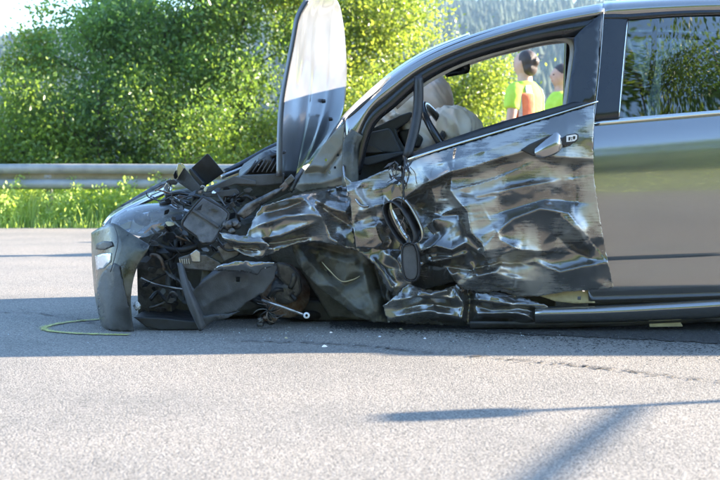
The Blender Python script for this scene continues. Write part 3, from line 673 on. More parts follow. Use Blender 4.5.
# door handle, recess and lock cover with its small sticker
bow = prism('handle_recess', [(521, 150), (530, 144), (548, 136), (556, 133.5), (560, 136), (561, 146), (556, 153), (545, 157), (534, 156)], HY-.002, .03, MAT['black'], fd_, .004)
loft('door_handle', [[(534, 150, HY+0.0020), (545, 141, HY-0.0050), (556, 133, HY-0.0020), (560, 136, HY+0.0020)], [(535, 154, HY-0.0080), (545, 148, HY-0.0260), (556, 143, HY-0.0230), (561, 142, HY-0.0030)], [(537, 157, HY-0.0030), (546, 157, HY-0.0180), (556, 153, HY-0.0160), (561, 147, HY+0.0000)]], MAT['paint'], fd_, 6, 5, .012)
lk = prism('lock_cover', [(560.5, 139), (568, 134.5), (576, 133), (579, 134.5), (578.5, 139.5), (575, 142.5), (568, 145), (562, 145.5), (560, 143)], HY-0.0030, .03, MAT['black'], fd_, .004)
st = prism('sticker', [(566.5, 135.8), (575, 134.2), (577.3, 135.3), (577, 139), (574.5, 141), (566.5, 142)], HY-0.0055, .002, MAT['white'], lk, 0)
for p in ([(568.5, 137.2), (570.4, 136.8), (570.2, 140.4), (568.4, 140.7)], [(571.2, 139.2), (572.2, 139), (572.2, 140.2), (571.2, 140.4)], [(573, 136.2), (575.4, 136), (575.2, 138.6), (573.8, 139.6), (573, 138.6)], [(570.6, 137.6), (572.6, 137.2), (572.5, 138), (570.6, 138.3)]):
    prism('printed_mark', p, HY-0.0065, .0008, MAT['black'], st, 0)
# primer-yellow inner corner of the door showing below
pl = panel('door_inner_corner', [(552, 289), (594.5, 287), (595, 303), (575, 303.5), (556, 301.5), (540, 296)], lambda x, y: 5.04+.0*x, [([(556, 296), (575, 292), (590, 294)], .01, 4, 4)], MAT['primer'], fd_, 2.2, None, .004, holes=([(577.5, 296.5), (581, 296.5), (581, 300), (577.5, 300)], [(582.5, 289.6), (585, 289.6), (585, 291.6), (582.5, 291.6)]))

# --- sill: straight at the right, crumpled at the front
loft('sill', [[(535, 308, 5.03), (600, 306.5, 5.03), (660, 303.5, 5.03), (720, 300, 5.03), (800, 296, 5.035)], [(535, 310.5, 5.0), (600, 309, 5.0), (660, 306, 5.0), (720, 302.5, 5.0), (800, 298, 5.0)], [(535, 315, 4.992), (600, 313.5, 4.992), (660, 310.5, 4.992), (720, 307, 4.992), (800, 302, 5.0)], [(535, 321, 5.012), (600, 320, 5.012), (660, 318, 5.012), (720, 315, 5.012), (800, 310, 5.012)], [(535, 324, 5.05), (600, 322.5, 5.05), (660, 321, 5.05), (720, 317.5, 5.05), (800, 313, 5.05)]], MAT['paint'], car, 6, 5, .01)
loft('sill_lip', [[(470, 322, 5.03), (560, 322.5, 5.03), (640, 320.5, 5.03), (720, 317, 5.03)], [(470, 328, 5.06), (560, 327.5, 5.06), (640, 325, 5.06), (720, 321, 5.06)]], MAT['grey_plastic'], car, 5, 3, .01)
prism('jacking_plate', [(648, 319.5), (665, 319), (668, 317), (671, 319), (679, 319.5), (683, 326.5), (650, 327)], 5.045, .01, MAT['primer'], car, .001)
sp = [(383, 306), (395, 296), (408, 284), (420, 288), (440, 291), (456, 284), (472, 292), (500, 292), (525, 298), (548, 306), (546, 322), (520, 325.5), (490, 326), (466, 326), (440, 325), (410, 325), (388, 322)]
panel('crushed_sill', sp, lambda x, y: 5.06-.03*sm(380, 520, x)+.03*sm(318, 326, y), [
 ([(392, 301), (420, 296), (455, 299)], .035, 5, 9), ([(468, 298), (500, 303), (545, 306)], .03, 4, 9), ([(400, 310), (425, 303), (456, 308)], -.03, 8, 3.5), ([(472, 304), (492, 311), (520, 309), (545, 313)], -.025, 6, 3), ([(410, 290), (432, 304), (440, 322)], .03, 5, 9), ([(500, 298), (512, 310), (535, 320)], .02, 4, 8), ([(396, 316), (430, 311), (455, 316)], .03, 3, 7), ([(475, 314), (505, 312), (530, 315)], .025, 3, 6),
 ([(466, 286), (470, 300), (467, 325)], -.055, 4, 4), ([(455, 290), (463, 305), (460, 324)], .03, 4, 3), ([(410, 318), (425, 321), (455, 322)], -.02, 3, 3), ([(480, 318), (500, 321), (530, 318)], -.022, 4, 3), ([(414, 290), (430, 294), (452, 289)], .05, 6, 6), ([(486, 296), (505, 299), (515, 308)], .02, 4, 4)], MAT['crushed'], car, 1.7, (.022, 24, 3), .004, rough_edge=.4)
# --- door mirror torn off and hanging on its wires
def oval(cx, cy, a, b, ang, n_=16, e=.8):
    c_, s_ = math.cos(rad(ang)), math.sin(rad(ang)); out = []
    for t in np.linspace(0, 2*math.pi, n_, endpoint=False):
        u = a*math.copysign(abs(math.cos(t))**e, math.cos(t)); v = b*math.copysign(abs(math.sin(t))**e, math.sin(t)); out.append((cx+u*c_-v*s_, cy+u*s_+v*c_))
    return out
def cup(name, rings, mat, parent, thick=.004):
    rows = [[(x, y, Y) for x, y in (o_+[o_[0]])] for o_, Y in rings]; return loft(name, rows, mat, parent, 2, 3, thick)
mr = cup('door_mirror', [(oval(398, 224, 24, 9.5, 60), 4.93), (oval(401, 223, 25, 10.5, 60), 4.95), (oval(405, 221, 23, 10, 60), 4.985), (oval(407, 220, 12, 6, 60), 5.0)], MAT['black'], car)
cup('mirror_cap', [(oval(405.5, 221, 25, 10.5, 62), 4.938), (oval(410, 219, 24, 8.5, 62), 4.955), (oval(412, 219, 12, 4, 62), 4.985)], MAT['paint'], mr, .003)
prism('mirror_backing', oval(400, 224, 20, 7, 60, 12), 4.962, .012, MAT['black'], mr, .003)
for pl_, Y_, mt_ in ([(393, 210), (399, 208), (401, 214), (396, 217)], 4.945, 'grey_plastic'), ([(397, 220), (404, 219), (408, 228), (402, 231)], 4.942, 'black'), ([(401, 233), (407, 231), (411, 240), (407, 243)], 4.945, 'dark_metal'), ([(394, 216), (397, 222), (401, 233), (398, 232)], 4.94, 'grey_plastic'), ([(403, 212), (406, 217), (409, 226), (406, 222)], 4.943, 'dark_metal'):
    prism('mirror_mechanism', pl_, Y_, .014, MAT[mt_], mr, .002, (rng.uniform(-.6, .6), rng.uniform(-.6, .6)))
for a_, b_ in (((393, 209), (403, 214)), ((402, 236), (410, 241)), ((397, 219), (406, 232)), ((404, 216), (398, 230))):
    tube('mirror_wire', [A(*a_, 4.94), A((a_[0]+b_[0])/2+2, (a_[1]+b_[1])/2-3, 4.93), A(*b_, 4.94)], .0018, MAT['rust'], mr, 5)
cup('mirror_foot', [(oval(410, 262, 19, 8, 86, 14, .7), 4.93), (oval(410.5, 262, 20, 9, 86, 14, .7), 4.942), (oval(411.5, 262, 19, 8.5, 86, 14, .7), 4.975)], MAT['black'], mr, .003)
prism('foot_cover', oval(410, 262, 18.5, 7.8, 86, 14, .7), 4.934, .03, MAT['grey_plastic'], mr, .006)
tube('wiring_loom', [A(405, 157, 5.0), A(404.5, 170, 4.96), A(403, 184, 4.94), A(405, 200, 4.935)], .0035, MAT['black'], mr, 6)
tube('wiring_loom', [A(406, 160, 5.0), A(409, 175, 4.95), A(404, 190, 4.94), A(401, 206, 4.935)], .0025, MAT['black'], mr, 6)
for k_ in range(16):
    x, y = 388+rng.uniform(0, 24), 163+rng.uniform(-2, 26); an = rng.uniform(0, 6.28); l_ = rng.uniform(4, 9); w_ = rng.uniform(1, 2.6); c_, s_ = math.cos(an), math.sin(an)
    prism('torn_trim', [(x-c_*l_+s_*w_*.3, y-s_*l_*.7), (x-s_*w_, y+c_*w_), (x+c_*l_, y+s_*l_*.8), (x+s_*w_, y-c_*w_*.6)], 4.99-.003*k_, .006, MAT[['black', 'black', 'grey_plastic'][k_ % 3]], mr, .001, (rng.uniform(-1, 1), rng.uniform(-1, 1)))
for k_ in range(6):
    x0_ = 390+4*k_; tube('torn_wire', [A(x0_, 166+rng.uniform(-3, 3), 4.97), A(x0_+rng.uniform(-6, 6), 176+rng.uniform(-3, 3), 4.94), A(x0_+rng.uniform(-8, 8), 186+rng.uniform(-5, 5), 4.96)], .0018, MAT[['black', 'rust'][k_ % 2]], mr, 5)

# --- crumpled panel ahead of the door (wing rear corner)
panel('front_wing', [(344, 176), (352, 182), (362, 180), (385, 170), (400, 166), (404, 190), (400, 215), (403, 240), (401, 252), (380, 249), (356, 247.5), (353, 225), (350.5, 205)], lambda x, y: 5.02+.0009*(x-350)+.02*sm(240, 180, y),
 [([(352, 184), (358, 196), (366, 205), (372, 202)], .035, 7, 10), ([(358, 212), (375, 206), (388, 203)], .03, 5, 8), ([(375, 222), (378, 235), (385, 247)], .03, 4, 14), ([(362, 184), (366, 198), (372, 206)], -.02, 4, 4), ([(355, 222), (372, 215), (380, 218)], -.018, 5, 5), ([(372, 190), (385, 188), (398, 180)], .016, 9, 9)], MAT['scuffed'], car, 1.8, (.015, 20, 21), .003, rough_edge=.3)
panel('front_wing', [(348, 246), (380, 248), (402, 250), (404, 262), (412, 285), (402, 292), (396, 300), (388, 290), (376, 268), (362, 254)], lambda x, y: 5.06+0*x, [([(370, 256), (385, 275), (396, 295)], .03, 5, 7), ([(385, 252), (398, 262), (404, 280)], .03, 6, 6)], MAT['crushed'], car, 1.8, (.02, 18, 31), .003, rough_edge=.5)
panel('front_wing', [(222, 237), (229, 236), (238, 241), (246, 236), (250, 226), (256, 214), (262, 206), (275, 203), (292, 196), (314, 190), (336, 186.5), (350, 185.5), (352, 210), (356, 250), (346, 248), (331, 244), (315, 240.5), (300, 242), (284, 248), (268, 255), (258, 259.5), (248, 254), (236, 249)],
 lambda x, y: 5.09-.03*sm(240, 330, x)+.12*sm(202, 186, y),
 [([(256, 226), (285, 216), (310, 214), (330, 218)], .04, 5, 10), ([(252, 240), (280, 236), (305, 226), (318, 221)], .045, 13, 4), ([(262, 214), (285, 208), (303, 201), (306, 199)], -.035, 5, 5), ([(305, 199), (318, 212), (326, 226), (330, 238), (345, 246)], .05, 5, 12), ([(310, 197), (330, 208), (352, 214)], .04, 6, 8), ([(318, 204), (338, 218), (353, 228)], -.035, 5, 7), ([(258, 245), (285, 241), (312, 236)], -.03, 4, 4), ([(276, 202), (310, 193), (346, 187)], .05, 8, 5), ([(240, 246), (258, 250), (275, 248)], .03, 5, 6), ([(328, 192), (340, 200), (350, 201)], -.03, 5, 5), ([(270, 222), (272, 232), (264, 244)], -.02, 4, 6)], MAT['crushed'], car, 1.6, (.018, 28, 41), .003, rough_edge=.35)
# lower fold of the wing with frayed insulation
panel('wing_lower_fold', [(219, 232), (230, 234), (246, 236), (262, 238), (270, 246), (262, 257), (246, 256), (234, 249), (224, 240)], lambda x, y: 5.045+0*x, [([(222, 237), (240, 243), (266, 243)], .03, 6, 5), ([(228, 246), (246, 250), (262, 250)], -.03, 4, 4)], MAT['crushed'], car, 1.6, (.014, 14, 51), .003, rough_edge=.3)
# bare cowl side (A-pillar foot) with bolt holes
panel('pillar_foot', [(294, 189), (300, 178), (310, 164), (322, 146), (336, 130), (344, 124), (343, 150), (344.5, 170), (349, 184), (330, 187.5), (312, 190), (302, 192)], lambda x, y: 5.14+.0003*(200-y)+.0008*(350-x),
 [([(303, 168), (314, 165), (326, 167)], .025, 4, 5), ([(302, 174), (318, 172), (328, 175)], -.02, 3, 4), ([(322, 176), (332, 164), (343, 149)], -.02, 1.2, 1.2, .4), ([(297, 184), (320, 183), (345, 176)], .02, 6, 4)], MAT['under'], car, 1.6, (.006, 14, 61), .003, holes=tuple([[(cx+1.3*math.cos(t), cy+1.5*math.sin(t)) for t in np.linspace(0, 6.28, 7)[:-1]] for cx, cy in ((338, 155), (335, 167.5), (329.5, 172), (326, 160))]))
bpy.data.objects['pillar_foot'].data.materials[0] = noisy('bare_grey_underpaint', (.13, .13, .11), (.20, .195, .17), 6, (.25, .45), .2)
loft('door_jamb', [[(343, 186, 5.12), (343, 160, 5.14), (344, 142, 5.16), (352, 130, 5.18)], [(350, 187, 5.11), (350, 160, 5.13), (351, 145, 5.15), (357, 133, 5.17)], [(357, 182, 5.14), (356.5, 162, 5.16), (357, 146, 5.18), (362, 136, 5.2)]], MAT['under'], car, 5, 4, .02)
tube('jamb_edge', [A(343, 165, 5.12), A(345, 178, 5.08), A(351, 190, 5.04), A(360, 205, 5.0), A(369, 206, 5.0)], .005, MAT['paint'], car, 6)

# --- bonnet, sprung up and twisted
hb = [
 [(281, 176, 5.20), (284, 176, 5.30), (293, 176, 5.6), (303, 168, 5.9), (312, 160, 6.15)],
 [(281.5, 140, 5.22), (286, 140, 5.32), (300, 140, 5.62), (316, 140, 5.92), (330, 138, 6.17)],
 [(283.5, 105, 5.25), (290, 104, 5.35), (306, 103, 5.63), (327, 104, 5.93), (342, 112, 6.18)],
 [(289, 72, 5.27), (295, 71, 5.36), (309, 70, 5.64), (331, 70, 5.94), (347, 74, 6.18)],
 [(295.5, 38, 5.28), (300, 36, 5.37), (311, 34, 5.65), (331, 34, 5.93), (345.5, 38, 6.14)],
 [(300, 17, 5.29), (304, 14, 5.38), (314, 11, 5.64), (330, 10, 5.88), (342, 15, 6.06)],
 [(309, 1, 5.31), (312, -2, 5.40), (319, -4, 5.6), (330, -5, 5.78), (339, 1, 5.96)]]
MAT['hood'] = noisy('dusty_grey_bonnet', (.12, .125, .135), (.15, .153, .16), 5, (.3, .4), .15, **{'Coat Weight': .7, 'Coat Roughness': .06})
def hood_disp(V):
    yy = V[:, 1]; V[:, 0] += .012*np.exp(-((yy-5.62-.05*(V[:, 2]-1))/.05)**2)-.008*np.exp(-((yy-5.95)/.04)**2); V[:, 0] += .006*noise2(yy*4, V[:, 2]*3, 77); return V
hood = loft('bonnet', hb, MAT['hood'], car, 10, 6, .0, disp=hood_disp); solid(hood, .022, 1)
tube('bonnet_edge', [A(x, y, Y) for x, y, Y in [(281, 176, 5.195), (281.3, 140, 5.215), (283, 105, 5.245), (288.3, 72, 5.265), (295, 38, 5.275), (299.5, 17, 5.285), (308.5, 1, 5.305)]], .007, MAT['black'], hood, 6)
lathe('washer_jet', [(0, .012), (.009, .01), (.011, -.006)], A(321, 101, 5.86)+Vector((.012, 0, 0)), (.95, -.25, 0), MAT['black'], hood, 8)
lathe('washer_jet', [(0, .012), (.009, .01), (.011, -.006)], A(328, 119, 5.95)+Vector((.012, 0, 0)), (.95, -.25, 0), MAT['black'], hood, 8)
loft('hinge', [[(288, 190, 5.2), (294, 178, 5.22), (301, 168, 5.26)], [(292, 193, 5.2), (298, 181, 5.22), (304, 171, 5.26)]], MAT['dark_metal'], car, 4, 2, .012)
prism('hinge_block', [(284, 181), (291, 174), (295, 179), (288, 186)], 5.18, .04, MAT['dark_metal'], car, .004)
prism('hinge_block', [(279, 187), (285, 181), (289, 186), (283, 192)], 5.17, .03, MAT['rust'], car, .004)

hood['label'] = 'bonnet sprung upright, its upper half in sunlight'; fd_['label'] = 'crushed and scraped driver door'; rd['label'] = 'undamaged rear door'
# --- scuttle panel with vent slats, far wing edge
sc = loft('scuttle_panel', [[(240, 180, 5.25), (262, 160, 5.25), (285, 152, 5.25)], [(240, 172, 5.6), (262, 158, 5.6), (288, 148, 5.6)], [(245, 164, 6.2), (265, 152, 6.2), (290, 142, 6.2)]], MAT['black'], car, 6, 4, .012)
prism('scuttle_front', [(232, 181), (242, 175), (284, 173), (283, 184), (262, 186), (240, 186)], 5.22, .05, MAT['grey_plastic'], car, .005)
for k_ in range(6):
    x = 248+k_*4.6
    tube('vent_slat', [A(x, 172, 5.235), A(x+8, 160.5-k_*.5, 5.242)], .0035, MAT['grey_plastic'], sc, 5, 1)
blob('scuttle_bulge', A(270, 160, 5.33), (.055, .09, .045), MAT['grey_plastic'], sc, .12, 2, 5, 14)
tube('wing_edge', [A(225, 173, 6.1), A(245, 163, 6.2), A(268, 150, 6.3), A(292, 139, 6.4)], [.02, .02, .018], MAT['gloss_black'], car, 8)
tube('wing_edge', [A(222, 177, 6.0), A(244, 168, 6.1), A(268, 155, 6.2), A(292, 146, 6.3)], .012, MAT['paint'], car, 8)
# --- broken front end
loft('bonnet_slam_panel', [[(103, 226, 5.35), (112, 214, 5.5), (130, 202, 5.7), (150, 190, 5.9), (166, 181, 6.1)], [(106, 227, 5.25), (116, 217, 5.3), (138, 205, 5.45), (156, 197, 5.65), (172, 190, 5.85)]], MAT['paint'], car, 6, 4, .02)
tube('slam_seal', [A(122, 207, 5.55), A(140, 196, 5.72), A(158, 185.5, 5.9), A(168, 182, 6.0)], .009, MAT['black'], car, 6)
# headlamp: housing, reflectors, lens
hl = loft('headlamp', [[(106, 226, 5.34), (118, 215, 5.36), (142, 206, 5.38), (170, 205, 5.40), (189, 211, 5.42)], [(110, 228, 5.40), (122, 222, 5.46), (145, 216, 5.5), (168, 213, 5.5), (186, 213, 5.46)], [(116, 229, 5.36), (130, 233, 5.38), (146, 235, 5.4), (166, 226, 5.42), (184, 215, 5.43)]], MAT['silver'], car, 6, 5, .01)
loft('lens', [[(104, 226, 5.30), (114, 214.5, 5.30), (140, 204.5, 5.32), (170, 203.5, 5.35), (190, 210.5, 5.40)], [(110, 227, 5.20), (122, 220, 5.20), (145, 214, 5.22), (168, 211, 5.27), (188, 212, 5.37)], [(115, 225.5, 5.16), (130, 233.5, 5.155), (145, 237, 5.18), (166, 226.5, 5.24), (186, 215, 5.36)]], MAT['lens'], hl, 6, 6)
prism('reflector', [(128, 232), (136, 214), (149, 212), (146, 224), (137, 233)], 5.31, .05, MAT['silver'], hl, .004)
prism('reflector', [(117, 226), (131, 221), (130, 228), (124, 230)], 5.3, .04, MAT['primer'], hl, .003)
prism('indicator', [(143, 233), (152, 225), (162, 223), (156, 229), (147, 235)], 5.33, .03, MAT['amber'], hl, .003)
lathe('bulb_holder', [(0, .02), (.025, .02), (.028, 0), (.028, -.04)], A(141, 219, 5.30), (-.3, -1, .2), MAT['dark_metal'], hl, 14)
# bumper corner hanging to the ground
def bump_disp(V):
    V[:, 1] -= .006*noise2(V[:, 0]*9, V[:, 2]*7, 81); return V
bc = loft('front_bumper', [
 [(91, 233, 5.38), (97, 229, 5.26), (105, 225.5, 5.16), (114, 223.5, 5.10), (131, 233.5, 5.06), (150, 245, 5.03)],
 [(91.5, 250, 5.36), (97, 249, 5.22), (106, 248, 5.12), (116, 247, 5.05), (131, 250, 5.02), (146.5, 251.5, 5.01)],
 [(92.5, 272, 5.34), (97, 272, 5.22), (105, 272, 5.11), (113, 271, 5.04), (125, 270, 5.01), (136, 270, 5.01)],
 [(95, 296, 5.32), (98, 296, 5.2), (104, 297, 5.10), (110, 297, 5.04), (121, 297, 5.01), (131, 296, 5.01)],
 [(99, 317, 5.28), (101, 318, 5.2), (104, 320, 5.10), (110, 321, 5.04), (121, 321, 5.02), (132, 320, 5.02)],
 [(101, 325, 5.25), (103, 327, 5.16), (106, 329, 5.09), (112, 331, 5.05), (122, 332, 5.03), (134, 331.5, 5.03)]], MAT['leaf_reflection'], car, 7, 6, 0, disp=bump_disp); solid(bc, .006, -1)
_bp = np.array([v.co for v in bc.data.vertices])
def bumper_Y(x, y):
    out_ = []
    for a_, b_ in zip(np.atleast_1d(x), np.atleast_1d(y)):
        ray = at(a_, b_, 1.0)-np.array([0, 0, CAM_H]); q_ = _bp-np.array([0, 0, CAM_H]); q2 = q_/q_[:, 1:2]; d_ = np.hypot(q2[:, 0]-ray[0], q2[:, 2]-ray[2]); w_ = 1/(d_+1e-5)**2; k2 = np.argsort(d_)[:6]
        out_.append((w_[k2]*_bp[k2, 1]).sum()/w_[k2].sum())
    return np.array(out_)-.007
panel('bumper_grille', [(94.5, 244), (104, 241), (111.5, 241.5), (113, 246), (104, 250), (95.5, 249.5)], bumper_Y, [], MAT['black'], bc, 2.2, None, .003)
panel('fog_lamp_surround', [(95, 256), (103, 253.5), (111, 253), (110, 262), (104, 268), (96.5, 270)], bumper_Y, [([(97, 263), (108, 258)], .006, 4, 3)], MAT['silver'], bc, 2.0, None, .003)
tube('bumper_crack', [A(114, 224.5, 5.085), A(118, 240, 5.03), A(115, 256, 5.02), A(110.5, 272, 5.03)], .0018, MAT['black'], bc, 5)
panel('bumper_skirt', [(96.5, 288), (101, 275), (107, 268), (114, 263), (119, 266), (122, 280), (126, 297), (129, 310), (132.5, 322), (133.5, 331), (122, 331.5), (112, 330.5), (106.5, 328.5), (102, 325), (98.5, 308)], bumper_Y, [], MAT['grey_plastic'], bc, 2.2, None, .003, rough_edge=.2)
blob('torn_foam', A(137, 306, 5.10), (.014, .02, .018), MAT['white'], bc, .5, 3, 8, 12)
# dark tray and torn arch liner on the ground
prism('undertray', [(133, 317), (160, 318), (198, 322), (200, 329.5), (160, 330), (146, 327)], 5.06, .35, MAT['black'], car, .004)
panel('wheel_arch_liner', [(178.5, 264), (183, 276), (189, 295), (197, 313), (203, 317), (214, 316), (226, 314), (238, 311), (246, 303), (256, 297), (266, 290), (274, 279), (277, 266), (262, 262), (246, 261.5), (228, 265), (214, 270), (203, 279), (194, 290), (187, 278), (182, 263)], lambda x, y: 5.06+.0006*(x-180), [([(190, 294), (204, 281), (222, 270), (250, 264)], .03, 3, 10), ([(196, 310), (215, 300), (250, 285)], .015, 12, 12)], MAT['grey_plastic'], car, 1.8, (.008, 16, 71), .004, rough_edge=.25, holes=([(236, 277), (240, 277), (240, 282), (236, 282)],))
loft('liner_blade', [[(177.5, 263, 5.05), (182, 285, 5.0), (189, 308, 4.98), (200, 331, 5.0)], [(181, 263, 5.03), (186.5, 285, 4.985), (195, 308, 4.975), (202, 330, 4.99)], [(183, 266, 5.06), (191, 290, 5.03), (202, 312, 5.02), (207, 324, 5.03)]], MAT['grey_plastic'], car, 6, 4, .006)
panel('liner_blade', [(196, 312), (204, 316), (216, 314), (228, 314), (240, 311), (228, 318), (214, 321), (206, 326), (201.5, 331)], lambda x, y: 5.02+0*x, [([(200, 320), (220, 315)], .015, 5, 5)], MAT['grey_plastic'], car, 2, None, .004)
panel('torn_wing_skin', [(212, 270), (222, 264), (236, 261.5), (255, 261.5), (275, 263), (272, 267), (262, 270), (257, 275), (250, 273), (236, 271), (222, 271)], lambda x, y: 5.0+.002*(y-262), [([(215, 268), (240, 265), (270, 265)], .02, 5, 7), ([(248, 268), (258, 272)], .012, 3, 3)], MAT['paint'], car, 1.7, (.01, 9, 91), .003, rough_edge=.4)
# --- engine bay clutter
prism('air_duct', [(207, 153.5), (208.5, 154), (224, 172.5), (203, 187.5), (188.5, 170.5)], 5.45, .012, MAT['black'], car, .003, (.25, .2))
prism('air_duct_wall', [(188.5, 170.5), (190, 168), (204, 183), (202, 190), (199, 189)], 5.36, .12, MAT['black'], car, .004)
prism('torn_shield', [(178, 164), (180, 162.5), (184, 167), (188, 172), (201, 187), (200, 191.5), (193, 192.5), (176, 181), (175, 174)], 5.36, .012, MAT['grey_plastic'], car, .003, (-.3, 0))
prism('torn_shield', [(175, 174), (178, 163.5), (180.5, 163), (184, 168), (177, 180)], 5.345, .06, MAT['paint'], car, .002)
bx = prism('fuse_box', [(203, 197.5), (206, 197), (216, 204), (228, 213), (227, 217), (220.5, 230), (214, 240.5), (210.5, 243), (206.5, 242.5), (203, 243.5), (199, 241), (197, 236.5), (183, 226), (183, 223.5), (190.5, 211)], 5.10, .10, MAT['box_plastic'], car, .007, (.15, -.25))
prism('box_rib', [(191, 210.5), (192.5, 208.5), (219.5, 225.5), (218.5, 228)], 5.093, .02, MAT['grey_plastic'], bx, .002, (.15, -.25))
tube('box_rim', [A(x, y, 5.095) for x, y in [(203, 196.5), (228.5, 213), (221, 230), (213, 242), (203, 244), (197, 237), (182, 225), (190, 211), (203, 196.5)]], .0055, MAT['black'], bx, 6, 3)
prism('support_strut', [(205, 190), (234, 176), (256, 181), (256, 184.5), (236, 184), (206, 193)], 5.2, .03, MAT['grey_plastic'], car, .003)
prism('support_strut', [(203, 193), (236, 188.5), (240, 192), (238, 196), (206, 197)], 5.19, .03, MAT['grey_plastic'], car, .003)
prism('engine_block', [(150, 232), (185, 226), (230, 220), (262, 214), (300, 205), (300, 300), (250, 316), (180, 320), (150, 318), (143, 280)], 5.42, .75, MAT['under'], car, .03)
prism('engine_top_cover', [(160, 200), (172, 190), (205, 187), (236, 176), (262, 163), (284, 154), (300, 180), (300, 262), (205, 262), (150, 262), (148, 222)], 5.62, .5, MAT['under'], car, .02)
prism('inner_sill', [(385, 272), (470, 276), (556, 286), (556, 320), (470, 322), (390, 321)], 5.2, .06, MAT['under'], car, .01)
prism('inner_arch', [(262, 236), (330, 236), (385, 250), (400, 318), (300, 318), (255, 318)], 5.5, .06, MAT['black'], car, .01)
prism('radiator', [(136, 240), (150, 230), (170, 226), (172, 318), (138, 320)], 5.3, .9, MAT['dark_metal'], car, .006)
prism('bulkhead', [(262, 205), (300, 188), (356, 184), (380, 250), (392, 322), (330, 318), (300, 270), (270, 262)], 5.32, .05, MAT['under'], car, .01)
prism('suspension_bracket', [(178, 258), (190, 254), (206, 255), (219, 262), (226, 271), (214, 272), (200, 270), (186, 269), (180, 265)], 5.12, .03, MAT['dark_metal'], car, .004)
for k_ in range(5): prism('bracket_rib', [(179+k_*2.2, 259), (180.2+k_*2.2, 259), (181+k_*2.2, 264), (179.8+k_*2.2, 264)], 5.112, .01, MAT['metal'], car, .001)
prism('mount_plate', [(190, 254), (196, 249.5), (200, 252), (200, 262), (192, 262)], 5.11, .03, MAT['metal'], car, .003)
prism('strut_tower', [(216, 247), (232, 239), (243, 245), (238, 256), (224, 262)], 5.1, .06, MAT['dark_metal'], car, .006)
prism('longitudinal_rail', [(203, 262), (216, 252), (232, 252), (226, 262), (214, 268), (205, 280), (200, 284)], 5.14, .08, MAT['under'], car, .006)
panel('bent_rail', [(236, 214), (246, 204), (262, 196), (276, 189), (284, 187), (276, 196), (262, 204), (252, 214), (244, 219)], lambda x, y: 5.13+0*x, [([(238, 215), (255, 203), (280, 190)], .02, 4, 4)], MAT['dark_metal'], car, 1.8, (.012, 8, 95), .006)
for i, (x, y, r, mt) in enumerate([(228, 225, .021, 'dark_metal'), (236, 224, .018, 'dark_metal'), (232, 231, .017, 'dark_metal'), (258, 240, .02, 'dark_metal')]):
    lathe('pulley', [(0, r), (r*.5, r), (r*.55, r*.6), (r*.95, r*.6), (r, r*.3), (r*.8, 0), (r, -r*.3), (r*.9, -r), (0, -r)], A(x, y, 5.10), (math.cos(i*2.3), -1, math.sin(i*1.7)), MAT[mt], car, 14)
hoses = [([(165, 225), (172, 232), (176, 245), (172, 262)], 5.25, .010, 'black'), ([(150, 240), (165, 248), (182, 250), (198, 246)], 5.2, .013, 'black'), ([(158, 250), (170, 262), (168, 285), (176, 300)], 5.22, .012, 'grey_plastic'), ([(141, 278), (155, 284), (175, 288), (190, 290)], 5.16, .004, 'metal'), ([(143, 282), (160, 287), (180, 290)], 5.15, .0025, 'black'), ([(166, 262), (172, 275), (182, 285), (183, 303)], 5.2, .008, 'dark_metal'), ([(150, 300), (158, 292), (166, 300), (178, 304)], 5.18, .009, 'black'), ([(150, 308), (165, 302), (172, 292), (178, 296)], 5.15, .006, 'dark_metal'), ([(222, 212), (230, 206), (236, 212), (240, 222)], 5.16, .006, 'black'), ([(228, 198), (238, 202), (246, 196), (252, 200)], 5.2, .007, 'black'), ([(165, 196), (180, 193), (196, 196), (203, 200)], 5.3, .010, 'gloss_black'), ([(163, 190), (174, 197), (186, 204)], 5.3, .008, 'paint'), ([(160, 205), (175, 201), (190, 204)], 5.32, .012, 'black'), ([(216, 240), (226, 250), (240, 250), (248, 256)], 5.08, .005, 'black'), ([(220, 228), (218, 238), (224, 246)], 5.07, .004, 'black'), ([(296, 300), (288, 292), (276, 290), (268, 298)], 5.2, .010, 'black'), ([(276, 276), (284, 270), (294, 276), (290, 288)], 5.22, .014, 'dark_metal'), ([(145, 262), (152, 255), (160, 258), (164, 270)], 5.2, .008, 'rust')]
for pts, Y, r, mt in hoses: tube('hose', [A(x, y, Y+.02*math.sin(i*2)) for i, (x, y) in enumerate(pts)], r, MAT[mt], car, 7)
bits = [(172, 182, 10, 5, 'grey_plastic', 5.3), (167, 188, 6, 9, 'paint', 5.32), (182, 197, 12, 4, 'gloss_black', 5.26), (168, 200, 8, 6, 'black', 5.28), (180, 208, 8, 5, 'dark_metal', 5.26), (178, 218, 10, 6, 'black', 5.2), (170, 236, 10, 8, 'black', 5.24), (182, 240, 7, 9, 'dark_metal', 5.2), (160, 262, 9, 12, 'grey_plastic', 5.25), (186, 286, 7, 14, 'dark_metal', 5.16), (172, 300, 10, 7, 'under', 5.2), (160, 310, 12, 5, 'dark_metal', 5.15), (152, 270, 7, 6, 'metal', 5.25), (206, 250, 9, 5, 'dark_metal', 5.12), (240, 200, 10, 6, 'black', 5.22), (226, 190, 8, 6, 'black', 5.2), (232, 206, 6, 8, 'dark_metal', 5.16), (214, 192, 5, 4, 'metal', 5.16), (200, 192, 4, 4, 'rust', 5.2), (202, 187, 4, 3, 'metal', 5.2), (205, 189, 3, 5, 'primer', 5.19), (248, 190, 8, 5, 'grey_plastic', 5.2), (175, 176, 4, 9, 'gloss_black', 5.33), (170, 183, 3, 8, 'paint', 5.31), (160, 228, 8, 4, 'primer', 5.22), (170, 224, 10, 4, 'primer', 5.2)]
